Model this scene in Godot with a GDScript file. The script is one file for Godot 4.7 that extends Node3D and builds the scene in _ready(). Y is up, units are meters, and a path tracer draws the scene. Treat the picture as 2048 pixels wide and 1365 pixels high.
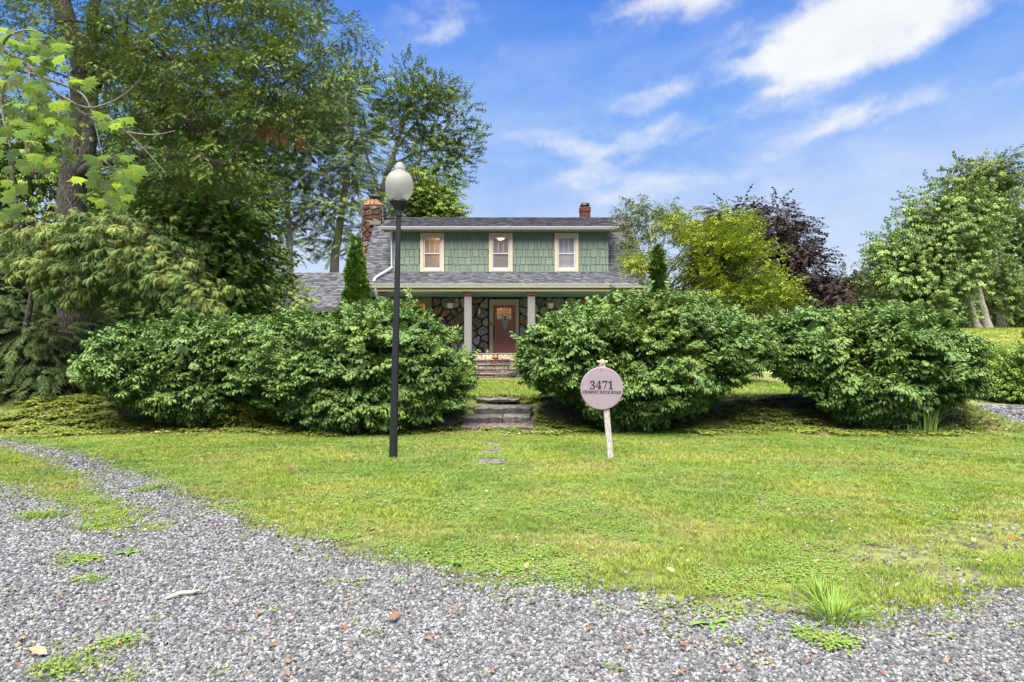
extends Node3D
# A shingled house with a stone porch behind a row of tall burning bushes, seen across a lawn and a gravel drive.
# Units are metres, y up, the lens looks along -z. "d" is the distance in front of the lens (z = -d).

const F := 1365.0      # focal length, in pixels of the 2048-wide photograph
const EYE := 1.36      # height of the lens
const HOR := 712.0     # row of the horizon

var rng := RandomNumberGenerator.new()
var noise := FastNoiseLite.new()
var fine := FastNoiseLite.new()
var M := {}
var taken := {}

# ------------------------------------------------------------------ mesh collector
class MB:
	var v := PackedVector3Array()
	var n := PackedVector3Array()
	var c := PackedColorArray()
	var i := PackedInt32Array()
	var uv := PackedVector2Array()
	var col := Color.WHITE
	func tri(a: Vector3, b: Vector3, d: Vector3) -> void:   # counter-clockwise seen from outside
		var nn := (b - a).cross(d - a).normalized()
		var k := v.size()
		v.append(a); v.append(b); v.append(d)
		n.append(nn); n.append(nn); n.append(nn)
		c.append(col); c.append(col); c.append(col)
		i.append(k); i.append(k + 2); i.append(k + 1)
	func quad(a: Vector3, b: Vector3, d: Vector3, e: Vector3) -> void:
		var nn := (d - a).cross(e - b).normalized()
		var k := v.size()
		v.append(a); v.append(b); v.append(d); v.append(e)
		for q in 4:
			n.append(nn); c.append(col)
		i.append(k); i.append(k + 2); i.append(k + 1)
		i.append(k); i.append(k + 3); i.append(k + 2)
	func box(ce: Vector3, s: Vector3, b := Basis()) -> void:
		var h := s * 0.5
		var p := []
		for q in 8:
			p.append(ce + b * Vector3(h.x * (1 if q & 1 else -1), h.y * (1 if q & 2 else -1), h.z * (1 if q & 4 else -1)))
		quad(p[4], p[5], p[7], p[6]); quad(p[1], p[0], p[2], p[3])
		quad(p[5], p[1], p[3], p[7]); quad(p[0], p[4], p[6], p[2])
		quad(p[6], p[7], p[3], p[2]); quad(p[0], p[1], p[5], p[4])
	func cbox(ce: Vector3, s: Vector3, ch: float, b := Basis()) -> void:   # box with chamfered edges, 44 triangles
		var h := s * 0.5
		var g := minf(ch, minf(h.x, minf(h.y, h.z)) * 0.9)
		var P := func(sx: float, sy: float, sz: float, ax: int) -> Vector3:
			var q := Vector3(h.x * sx, h.y * sy, h.z * sz)
			if ax != 0: q.x -= g * sx
			if ax != 1: q.y -= g * sy
			if ax != 2: q.z -= g * sz
			return ce + b * q
		for s1 in [-1.0, 1.0]:
			_q(s1, P.call(s1, -1, -1, 0), P.call(s1, 1, -1, 0), P.call(s1, 1, 1, 0), P.call(s1, -1, 1, 0))
			_q(s1, P.call(-1, s1, -1, 1), P.call(-1, s1, 1, 1), P.call(1, s1, 1, 1), P.call(1, s1, -1, 1))
			_q(s1, P.call(-1, -1, s1, 2), P.call(1, -1, s1, 2), P.call(1, 1, s1, 2), P.call(-1, 1, s1, 2))
			for s2 in [-1.0, 1.0]:
				_q(s1 * s2, P.call(s1, s2, -1, 0), P.call(s1, s2, -1, 1), P.call(s1, s2, 1, 1), P.call(s1, s2, 1, 0))
				_q(s1 * s2, P.call(-1, s1, s2, 1), P.call(-1, s1, s2, 2), P.call(1, s1, s2, 2), P.call(1, s1, s2, 1))
				_q(s1 * s2, P.call(s2, -1, s1, 2), P.call(s2, -1, s1, 0), P.call(s2, 1, s1, 0), P.call(s2, 1, s1, 2))
				for s3 in [-1.0, 1.0]:
					var x: Vector3 = P.call(s1, s2, s3, 0)
					var y: Vector3 = P.call(s1, s2, s3, 1)
					var z: Vector3 = P.call(s1, s2, s3, 2)
					if s1 * s2 * s3 > 0: tri(x, y, z)
					else: tri(x, z, y)
	func _q(s: float, a: Vector3, b: Vector3, d: Vector3, e: Vector3) -> void:
		if s > 0: quad(a, b, d, e)
		else: quad(e, d, b, a)
	func tube(pts: Array, rad: Array, sides: int, cap := true) -> void:
		var k := v.size()
		var side := Vector3.ZERO
		for q in pts.size():
			var t: Vector3 = (pts[mini(q + 1, pts.size() - 1)] - pts[maxi(q - 1, 0)]).normalized()
			if side == Vector3.ZERO: side = t.cross(Vector3(0.31, 0.2, 0.93)).normalized()
			side = (side - t * side.dot(t)).normalized()
			var other := t.cross(side)
			for s in sides:
				var a := TAU * s / sides
				var o := side * cos(a) + other * sin(a)
				v.append(pts[q] + o * rad[q]); n.append(o); c.append(col)
		for q in pts.size() - 1:
			for s in sides:
				var a := k + q * sides + s
				var b := k + q * sides + (s + 1) % sides
				i.append(a); i.append(b + sides); i.append(b)
				i.append(a); i.append(a + sides); i.append(b + sides)
		if cap:
			for q in [0, pts.size() - 1]:
				var ce: Vector3 = pts[q]
				for s in sides:
					var a: Vector3 = v[k + q * sides + s]
					var b: Vector3 = v[k + q * sides + (s + 1) % sides]
					if q == 0: tri(ce, b, a)
					else: tri(ce, a, b)
	func lathe(at: Vector3, prof: Array, sides: int, b := Basis(), smooth := true) -> void:   # prof: Vector2(radius, height) from the bottom up
		var k := v.size()
		for q in prof.size():
			var e: Vector2 = prof[mini(q + 1, prof.size() - 1)] - prof[maxi(q - 1, 0)]
			for s in sides:
				var a := TAU * s / sides
				var o := Vector3(cos(a), 0, sin(a))
				v.append(at + b * (o * prof[q].x + Vector3(0, prof[q].y, 0)))
				n.append((b * (o * e.y - Vector3(0, e.x, 0))).normalized()); c.append(col)
		for q in prof.size() - 1:
			for s in sides:
				var a := k + q * sides + s
				var d := k + q * sides + (s + 1) % sides
				i.append(a); i.append(d); i.append(d + sides)
				i.append(a); i.append(d + sides); i.append(a + sides)
	func mesh() -> ArrayMesh:
		var a := []
		a.resize(Mesh.ARRAY_MAX)
		a[Mesh.ARRAY_VERTEX] = v; a[Mesh.ARRAY_NORMAL] = n; a[Mesh.ARRAY_COLOR] = c; a[Mesh.ARRAY_INDEX] = i
		if uv.size() == v.size(): a[Mesh.ARRAY_TEX_UV] = uv
		var m := ArrayMesh.new()
		m.add_surface_from_arrays(Mesh.PRIMITIVE_TRIANGLES, a)
		return m

# ------------------------------------------------------------------ small helpers
func rf(a: float, b: float) -> float: return rng.randf_range(a, b)
func rv() -> Vector3:
	while true:
		var p := Vector3(rf(-1, 1), rf(-1, 1), rf(-1, 1))
		if p.length_squared() <= 1.0 and p.length_squared() > 0.0001: return p
	return Vector3.UP
func lin(r: float, g: float, b: float) -> Color: return Color(r, g, b).linear_to_srgb()
func P(x: float, y: float, d: float) -> Vector3: return Vector3((x - 1024.0) * d / F, EYE - (y - HOR) * d / F, -d)   # where a thing d metres away stands
func G(x: float, y: float) -> Vector2:   # the flat lawn at that spot: (x, d)
	var d := EYE * F / (y - HOR)
	return Vector2((x - 1024.0) * d / F, d)
func numbered(called: String) -> String:
	taken[called] = taken.get(called, -1) + 1
	return called if taken[called] == 0 else "%s_%03d" % [called, taken[called]]
func tag(o: Node, label: String, category := "", group := "", kind := "") -> Node:
	if label: o.set_meta("label", label)
	if category: o.set_meta("category", category)
	if group: o.set_meta("group", group)
	if kind: o.set_meta("kind", kind)
	return o
func thing(called: String, at: Vector3, label: String, category: String, group := "") -> Node3D:
	var o := Node3D.new()
	o.name = numbered(called)
	add_child(o)
	o.position = at
	tag(o, label, category, group)
	return o
func origin_of(p: Node) -> Vector3:   # where the parent stands in the world (parents are never turned while being built)
	var at := Vector3.ZERO
	while p != self and p is Node3D:
		at += p.position
		p = p.get_parent()
	return at
func build(mb, called: String, m: Material, parent: Node = self) -> MeshInstance3D:   # geometry given in world coordinates
	var o := MeshInstance3D.new()
	o.name = called if parent != self else numbered(called)
	o.mesh = mb.mesh() if mb is MB else mb
	o.material_override = m
	parent.add_child(o, true)
	o.position = -origin_of(parent)
	return o
func put(mesh: Mesh, called: String, m: Material, parent: Node, t: Transform3D) -> MeshInstance3D:   # a shared mesh at a place
	var o := MeshInstance3D.new()
	o.name = called
	o.mesh = mesh
	o.material_override = m
	parent.add_child(o, true)
	o.transform = Transform3D(t.basis, t.origin - origin_of(parent))
	return o
func scatter(called: String, mesh: Mesh, m: Material, parent: Node, xf: Array, tint: PackedColorArray) -> MultiMeshInstance3D:
	var mm := MultiMesh.new()
	mm.transform_format = MultiMesh.TRANSFORM_3D
	mm.use_colors = true
	mm.mesh = mesh
	mm.instance_count = xf.size()
	for k in xf.size():
		mm.set_instance_transform(k, xf[k])
		mm.set_instance_color(k, tint[k])
	var o := MultiMeshInstance3D.new()
	o.name = called if parent != self else numbered(called)
	o.multimesh = mm
	o.material_override = m
	parent.add_child(o, true)
	o.position = -origin_of(parent)
	o.set_meta("kind", "stuff")
	return o
func frame(along: Vector3, up: Vector3, s := 1.0) -> Basis:   # x along, y near up
	var x := along.normalized()
	var z := x.cross(up)
	if z.length_squared() < 1e-6: z = x.cross(Vector3(0.7, 0.1, 0.7))
	z = z.normalized()
	return Basis(x * s, z.cross(x) * s, z * s)

# ------------------------------------------------------------------ materials
func ramp(stops: Array) -> Gradient:   # [[offset, Color], ...]
	var g := Gradient.new()
	var o := PackedFloat32Array()
	var c := PackedColorArray()
	for s in stops:
		o.append(s[0]); c.append(s[1])
	g.offsets = o
	g.colors = c
	return g
func ntex(freq: float, oct: int, stops: Array, size := 512, sd := 1, kind := FastNoiseLite.TYPE_SIMPLEX_SMOOTH, bump := 0.0) -> NoiseTexture2D:
	var n := FastNoiseLite.new()
	n.noise_type = kind
	n.frequency = freq
	n.fractal_octaves = oct
	n.seed = sd
	var t := NoiseTexture2D.new()
	t.width = size
	t.height = size
	t.seamless = true
	t.noise = n
	if stops: t.color_ramp = ramp(stops)
	if bump > 0.0:
		t.as_normal_map = true
		t.bump_strength = bump
	return t
func mat(called: String, col: Color, rough := 0.85, tex: Texture2D = null, scale := Vector3.ONE, height: Texture2D = null, hs := 0.0) -> StandardMaterial3D:
	var m := StandardMaterial3D.new()
	m.resource_name = called
	m.albedo_color = col
	m.roughness = rough
	if tex or height:
		m.uv1_triplanar = true
		m.uv1_world_triplanar = true
		m.uv1_scale = scale
	if tex: m.albedo_texture = tex
	if height:
		m.heightmap_enabled = true
		m.heightmap_texture = height
		m.heightmap_scale = hs
	M[called] = m
	return m
func leafmat(called: String, rough := 0.5, back := 0.5, spec := 0.4) -> StandardMaterial3D:
	var m := StandardMaterial3D.new()
	m.resource_name = called
	m.vertex_color_use_as_albedo = true
	m.roughness = rough
	m.metallic_specular = spec
	m.backlight_enabled = true
	m.backlight = Color(back, back, back * 0.75)
	M[called] = m
	return m
func tinted(called: String, rough := 0.9, tex: Texture2D = null, scale := Vector3.ONE, height: Texture2D = null, hs := 0.0) -> StandardMaterial3D:
	var m := mat(called, Color.WHITE, rough, tex, scale, height, hs)
	m.vertex_color_use_as_albedo = true
	return m

# ------------------------------------------------------------------ the scene
func _ready() -> void:
	rng.seed = 20240611
	noise.seed = 11
	noise.frequency = 0.35
	noise.fractal_octaves = 3
	fine.seed = 5
	fine.frequency = 2.2
	fine.fractal_octaves = 2
	camera_sky_sun()
	materials()
	ground()
	house()
	porch_steps()
	stone_steps()
	hedge()
	trees()
	far_trees()
	lamp_post()
	house_sign()
	lawn()
	gravel()
	small_things()

func camera_sky_sun() -> void:
	var cam := Camera3D.new()
	cam.name = "camera"
	cam.projection = Camera3D.PROJECTION_FRUSTUM
	cam.near = 0.1
	cam.far = 900.0
	cam.size = 0.1
	cam.frustum_offset = Vector2(0, (HOR - 682.5) / F * 0.1)
	cam.position = Vector3(0, EYE, 0)
	add_child(cam)
	var env := Environment.new()
	env.tonemap_mode = Environment.TONE_MAPPER_LINEAR
	env.tonemap_exposure = 3.4
	env.background_mode = Environment.BG_SKY
	var sky := Sky.new()
	var pan := PanoramaSkyMaterial.new()
	pan.panorama = sky_picture()
	sky.sky_material = pan
	env.sky = sky
	env.background_energy_multiplier = 1.0
	env.sdfgi_enabled = true
	env.ssao_enabled = true
	env.ssil_enabled = true
	var w := WorldEnvironment.new()
	w.name = "environment"
	w.environment = env
	add_child(w)
	var sun := DirectionalLight3D.new()
	sun.name = "sun"
	sun.light_energy = 1.5
	sun.light_color = Color(1.0, 0.965, 0.9)
	sun.light_angular_distance = 58.0
	sun.shadow_enabled = true
	add_child(sun)
	sun.rotation_degrees = Vector3(-63, -10, 0)   # high, behind the lens and a little to its left, softened by thin cloud

func sky_picture() -> ImageTexture:
	# thin fair-weather cloud over a blue sky: banks of cloud all round, broken up by noise
	var w := 2048
	var h := 1024
	var im := Image.create(w, h, false, Image.FORMAT_RGBF)
	var a := FastNoiseLite.new()
	a.seed = 3; a.frequency = 6.5; a.fractal_octaves = 6; a.fractal_gain = 0.58
	a.domain_warp_enabled = true
	a.domain_warp_amplitude = 0.10
	a.domain_warp_frequency = 2.5
	var b := FastNoiseLite.new()
	b.seed = 21; b.frequency = 1.6; b.fractal_octaves = 4
	# banks: azimuth, height, half length, half depth (degrees), tilt, weight
	var banks := [[28.0, 23.6, 8.6, 3.2, 0.22, 1.25], [33.5, 25.3, 6.0, 2.4, 0.22, 1.0], [22.5, 20.6, 4.6, 1.7, 0.45, 0.75], [14.0, 27.2, 6.5, 1.9, 0.12, 0.85], [27.0, 17.3, 5.6, 1.3, 0.14, 0.72], [20.5, 18.6, 1.2, 0.8, 0.3, 0.5],
		[8.5, 16.8, 8.5, 3.4, 0.25, 0.56], [3.8, 17.2, 4.5, 1.7, -0.1, 0.56], [11.8, 20.4, 4.5, 1.4, 0.25, 0.58], [13.0, 14.0, 10.0, 1.4, -0.05, 0.50], [5.5, 13.6, 6.0, 1.7, -0.25, 0.52],
		[-6.0, 26.0, 3.6, 1.9, 0.1, 0.55], [-2.5, 23.8, 1.8, 1.1, 0.2, 0.52], [20.0, 15.0, 6.0, 1.0, 0.1, 0.35]]
	var r2 := RandomNumberGenerator.new()
	r2.seed = 77
	for k in 46:
		var az := 46.0 + 268.0 * (k + r2.randf()) / 46.0
		banks.append([az if az < 180.0 else az - 360.0, r2.randf_range(8, 52), r2.randf_range(4, 11), r2.randf_range(1.3, 4.0), r2.randf_range(-0.2, 0.3), r2.randf_range(0.35, 1.1)])
	for k in 12:
		banks.append([r2.randf_range(-60, 60), r2.randf_range(34, 75), r2.randf_range(5, 12), r2.randf_range(2, 4), r2.randf_range(-0.2, 0.3), r2.randf_range(0.4, 1.0)])
	var low := Vector3(0.68, 0.80, 0.98)
	var mid := Vector3(0.165, 0.40, 0.94)
	var top := Vector3(0.045, 0.215, 0.82)
	var gnd := Vector3(0.25, 0.27, 0.22)
	var E := 1.0 / 3.4
	for y in h:
		var el := PI * (0.5 - (y + 0.5) / h)
		var deg := rad_to_deg(el)
		if deg < -1.0:
			for x in w: im.set_pixel(x, y, Color(gnd.x * E, gnd.y * E, gnd.z * E))
			continue
		var near := []
		for k in banks:
			if absf(deg - k[1]) < k[3] * 2.6 + absf(k[4]) * k[2] * 2.0: near.append(k)
		var base: Vector3
		base = low.lerp(mid, smoothstep(2.0, 21.0, deg)).lerp(top, smoothstep(17.0, 31.0, deg))
		for x in w:
			var az := wrapf(TAU * (x + 0.5) / w, -PI, PI)
			var dir := Vector3(sin(az) * cos(el), sin(el), -cos(az) * cos(el))
			var azd := rad_to_deg(az)
			var f := a.get_noise_3d(dir.x * 1.2, dir.y * 3.0 - dir.x * 0.35, dir.z * 1.2)
			var cover := 0.0
			for k in near:
				var dx: float = wrapf(azd - k[0], -180.0, 180.0) * cos(el)
				if absf(dx) > k[2] * 2.2: continue
				var dy: float = deg - k[1] - dx * k[4]
				var q: float = (dx / k[2]) * (dx / k[2]) + (dy / k[3]) * (dy / k[3])
				cover = maxf(cover, k[5] * exp(-q * 0.75))
			var veil := 0.5 + 0.5 * b.get_noise_3d(dir.x * 1.0, dir.y * 3.5 - dir.x * 0.4, dir.z)
			var thick := smoothstep(0.26, 0.95, cover + f * 0.62) * clampf(cover * 1.3, 0.0, 1.0)
			var haze := clampf(veil * 0.75 - 0.18 + f * 0.22, 0.0, 0.5) * smoothstep(34.0, 12.0, deg)
			var c := base.lerp(Vector3(0.80, 0.88, 0.99), haze)
			c = c.lerp(Vector3(0.93, 0.95, 1.0) * (0.97 + f * 0.10), clampf(thick, 0, 1))
			im.set_pixel(x, y, Color(c.x * E, c.y * E, c.z * E))
	return ImageTexture.create_from_image(im)

func materials() -> void:
	var g := func(v: float) -> Color: return Color(v, v, v)
	var speck := ntex(0.11, 3, [[0.25, g.call(0.72)], [0.5, g.call(0.92)], [0.8, g.call(1.0)]], 512, 4)
	var grain := ntex(0.02, 4, [[0.2, g.call(0.90)], [0.55, g.call(0.97)], [0.85, g.call(1.0)]], 512, 9)
	var rough_h := ntex(0.03, 5, [], 512, 13)
	M.speck = speck
	M.rough_h = rough_h
	# ground: trodden earth and roots under the blades, with dry thatch
	mat("earth", Color.WHITE, 1.0, ntex(0.012, 5, [[0.2, lin(0.095, 0.075, 0.040)], [0.42, lin(0.105, 0.12, 0.032)], [0.6, lin(0.13, 0.165, 0.035)], [0.8, lin(0.17, 0.18, 0.055)]], 1024, 31), Vector3(0.45, 0.45, 0.45), rough_h, 1.2)
	mat("hill_turf", Color.WHITE, 1.0, ntex(0.02, 5, [[0.2, lin(0.20, 0.235, 0.055)], [0.5, lin(0.26, 0.285, 0.07)], [0.8, lin(0.31, 0.31, 0.10)]], 512, 32), Vector3(0.12, 0.12, 0.12), rough_h, 2.0)
	mat("gravel_bed", Color.WHITE, 1.0, ntex(0.16, 3, [[0.32, lin(0.02, 0.02, 0.022)], [0.45, lin(0.09, 0.095, 0.10)], [0.58, lin(0.18, 0.185, 0.195)], [0.72, lin(0.32, 0.325, 0.335)]], 1024, 33), Vector3(0.55, 0.55, 0.55), ntex(0.16, 2, [], 1024, 33), 1.5)
	tinted("stone_chip", 0.9, speck, Vector3(9, 9, 9))
	tinted("fieldstone", 0.92, ntex(0.02, 5, [[0.15, g.call(0.55)], [0.45, g.call(0.85)], [0.8, g.call(1.0)]], 512, 41), Vector3(0.9, 0.9, 0.9), rough_h, 1.6)
	tinted("ledge", 0.95, ntex(0.018, 5, [[0.2, g.call(0.42)], [0.5, g.call(0.85)], [0.8, g.call(1.0)]], 512, 42), Vector3(0.8, 3.0, 0.8), rough_h, 2.0)
	mat("mortar", lin(0.035, 0.033, 0.032), 0.95)
	mat("granite", Color.WHITE, 0.8, ntex(0.14, 2, [[0.25, lin(0.03, 0.03, 0.033)], [0.45, lin(0.14, 0.14, 0.15)], [0.6, lin(0.24, 0.24, 0.25)], [0.8, lin(0.40, 0.39, 0.38)]], 512, 43), Vector3(1.1, 1.1, 1.1))
	tinted("asphalt_shingle", 0.95, ntex(0.25, 2, [[0.2, g.call(0.6)], [0.5, g.call(0.9)], [0.8, g.call(1.0)]], 512, 44), Vector3(4, 4, 4))
	tinted("green_shingle", 0.72, ntex(0.02, 4, [[0.2, g.call(0.74)], [0.5, g.call(0.95)], [0.8, g.call(1.0)]], 512, 45), Vector3(6, 0.7, 6), ntex(0.03, 3, [], 512, 46), 0.35)
	mat("cream", lin(0.50, 0.43, 0.31), 0.6, grain, Vector3(1.4, 1.4, 1.4))
	mat("beam_cream", lin(0.27, 0.25, 0.135), 0.65, grain, Vector3(1.4, 1.4, 1.4))
	mat("white_paint", lin(0.53, 0.55, 0.58), 0.45, grain, Vector3(0.8, 0.8, 0.8))
	mat("sash_white", lin(0.45, 0.46, 0.49), 0.4)
	mat("teal", lin(0.20, 0.36, 0.34), 0.6)
	mat("terracotta", lin(0.36, 0.155, 0.09), 0.7, speck, Vector3(2, 2, 2))
	mat("door_red", lin(0.38, 0.14, 0.105), 0.55, grain, Vector3(3, 0.5, 3))
	mat("dark_trim", lin(0.02, 0.02, 0.022), 0.6)
	mat("black_metal", lin(0.016, 0.016, 0.019), 0.42)
	mat("post_paint", lin(0.011, 0.011, 0.016), 0.42, speck, Vector3(3, 3, 3))
	mat("flashing", lin(0.06, 0.065, 0.075), 0.5)
	mat("wood_grey", Color.WHITE, 0.9, ntex(0.02, 5, [[0.2, lin(0.20, 0.18, 0.16)], [0.5, lin(0.37, 0.345, 0.32)], [0.8, lin(0.5, 0.48, 0.45)]], 512, 47), Vector3(7, 0.9, 7), ntex(0.02, 4, [], 512, 47), 0.5)
	mat("disc_pink", lin(0.235, 0.19, 0.22), 0.42, ntex(0.02, 4, [[0.2, g.call(0.95)], [0.6, g.call(1.0)]], 512, 48), Vector3(9, 0.7, 2))
	mat("lettering", lin(0.006, 0.005, 0.006), 0.6)
	mat("room_wall", lin(0.36, 0.285, 0.20), 0.9)
	mat("room_floor", lin(0.22, 0.13, 0.07), 0.7)
	mat("orange_wood", Color.WHITE, 0.5, ntex(0.03, 4, [[0.2, lin(0.40, 0.14, 0.03)], [0.7, lin(0.55, 0.23, 0.06)]], 256, 49), Vector3(4, 0.5, 4))
	mat("curtain", lin(0.42, 0.40, 0.44), 0.9)
	mat("terracotta_floor", lin(0.20, 0.19, 0.18), 0.8, speck, Vector3(2, 2, 2))
	mat("plastic_white", lin(0.72, 0.70, 0.66), 0.45)
	mat("tan_plastic", lin(0.36, 0.30, 0.19), 0.5)
	var bark_h := ntex(0.02, 4, [], 512, 51)
	mat("bark_dark", Color.WHITE, 0.95, ntex(0.022, 5, [[0.2, lin(0.018, 0.016, 0.014)], [0.5, lin(0.058, 0.05, 0.044)], [0.8, lin(0.125, 0.11, 0.095)]], 512, 51), Vector3(3.2, 0.55, 3.2), bark_h, 5.0)
	mat("bark_grey", Color.WHITE, 0.95, ntex(0.022, 5, [[0.2, lin(0.08, 0.075, 0.065)], [0.5, lin(0.22, 0.205, 0.185)], [0.8, lin(0.42, 0.40, 0.36)]], 512, 52), Vector3(1.8, 0.6, 1.8), bark_h, 3.0)
	mat("bark_bough", Color.WHITE, 0.95, ntex(0.03, 4, [[0.2, lin(0.05, 0.045, 0.04)], [0.5, lin(0.13, 0.12, 0.105)], [0.8, lin(0.22, 0.21, 0.18)]], 256, 54), Vector3(5, 5, 5))
	mat("bark_pale", Color.WHITE, 0.95, ntex(0.02, 5, [[0.2, lin(0.16, 0.14, 0.12)], [0.5, lin(0.33, 0.30, 0.265)], [0.8, lin(0.50, 0.47, 0.42)]], 512, 53), Vector3(1.4, 0.5, 1.4), bark_h, 3.0)
	mat("twig", lin(0.10, 0.08, 0.055), 0.95)
	mat("bush_stem", lin(0.13, 0.115, 0.085), 0.95, speck, Vector3(6, 2, 6))
	leafmat("leaf", 0.5, 0.5, 0.42)
	leafmat("leaf_soft", 0.7, 0.55, 0.2)
	leafmat("leaf_dull", 0.65, 0.5, 0.3)
	leafmat("blade", 0.55, 0.55, 0.35)
	tinted("litter", 0.9)
	var gl := StandardMaterial3D.new()
	gl.resource_name = "window_glass"
	gl.transparency = BaseMaterial3D.TRANSPARENCY_ALPHA
	gl.albedo_color = Color(0.9, 0.92, 0.95, 0.12)
	gl.roughness = 0.02
	M.glass = gl
	var fr := StandardMaterial3D.new()
	fr.resource_name = "frosted_globe"
	fr.albedo_color = lin(0.27, 0.27, 0.25)
	fr.albedo_color.a = 0.70
	fr.transparency = BaseMaterial3D.TRANSPARENCY_ALPHA
	fr.roughness = 0.55
	fr.backlight_enabled = true
	fr.backlight = Color(0.8, 0.8, 0.78)
	M.frosted = fr
	var lamp := StandardMaterial3D.new()
	lamp.resource_name = "lamp_glow"
	lamp.albedo_color = lin(0.9, 0.8, 0.6)
	lamp.emission_enabled = true
	lamp.emission = lin(1.0, 0.80, 0.48)
	lamp.emission_energy_multiplier = 1.6
	M.lamp_glow = lamp

# ------------------------------------------------------------------ ground
func ground_y(x: float, d: float) -> float:
	var y := noise.get_noise_2d(x * 0.5, d * 0.5) * 0.035
	var cutting := smoothstep(-1.15, -0.95, x) * (1.0 - smoothstep(0.42, 0.62, x))
	var bank := smoothstep(11.95 + 0.45 * cutting, 13.75 + 0.2 * cutting, d + noise.get_noise_2d(x * 1.3, 40.0) * 0.25) * 0.5
	bank *= 1.0 - smoothstep(8.6, 10.2, x) * (1.0 - smoothstep(19, 30, d))
	bank *= 1.0 - 0.35 * smoothstep(-8.5, -11.0, x)
	y += bank
	y -= smoothstep(9.0, 10.5, x) * smoothstep(11.5, 13.0, d) * (1.0 - smoothstep(19, 24, d)) * 0.05
	# the field on the right climbs to a crest
	var hill := smoothstep(21.0, 46.0, d) * 2.65 * smoothstep(7.0, 24.0, x)
	y += hill + smoothstep(46.0, 120.0, d) * 5.0 * smoothstep(4.0, 40.0, x)
	y += smoothstep(60.0, 300.0, d) * 3.0
	return y

func axis(stops: Array) -> PackedFloat32Array:   # [[from, to, step], ...]
	var a := PackedFloat32Array()
	for s in stops:
		var k := int(round((s[1] - s[0]) / s[2]))
		for q in k: a.append(s[0] + s[2] * q)
	a.append(stops[-1][1])
	return a
func sheet(xs: PackedFloat32Array, ds: PackedFloat32Array, lift: float, keep: Callable) -> MB:
	var mb := MB.new()
	for d in ds:
		for x in xs:
			mb.v.append(Vector3(x, ground_y(x, d) + lift, -d))
			var e := 0.15
			mb.n.append(Vector3(ground_y(x - e, d) - ground_y(x + e, d), 2 * e, -(ground_y(x, d - e) - ground_y(x, d + e))).normalized())
			mb.c.append(Color.WHITE)
	var w := xs.size()
	for r in ds.size() - 1:
		for q in w - 1:
			if not keep.call((xs[q] + xs[q + 1]) * 0.5, (ds[r] + ds[r + 1]) * 0.5): continue
			var a := r * w + q
			mb.i.append(a); mb.i.append(a + w + 1); mb.i.append(a + 1)
			mb.i.append(a); mb.i.append(a + w); mb.i.append(a + w + 1)
	return mb

var drive_poly := PackedVector2Array()
var median_poly := PackedVector2Array()
var far_drive := PackedVector2Array()
func ragged(pts: Array, amp: float, freq: float) -> PackedVector2Array:
	var out := PackedVector2Array()
	for k in pts.size():
		var a: Vector2 = pts[k]
		var b: Vector2 = pts[(k + 1) % pts.size()]
		var steps := clampi(int(a.distance_to(b) / 0.12), 1, 80)
		for q in steps:
			var p := a.lerp(b, float(q) / steps)
			out.append(p + Vector2(fine.get_noise_2d(p.x * freq, p.y * freq), fine.get_noise_2d(p.x * freq + 50.0, p.y * freq)) * amp)
	return out
func gravel_at(x: float, d: float) -> float:   # 1 on the drive, 0 on the lawn
	var p := Vector2(x, d)
	if Geometry2D.is_point_in_polygon(p, far_drive): return 1.0
	if not Geometry2D.is_point_in_polygon(p, drive_poly): return 0.0
	return 0.0 if Geometry2D.is_point_in_polygon(p, median_poly) else 1.0

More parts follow.
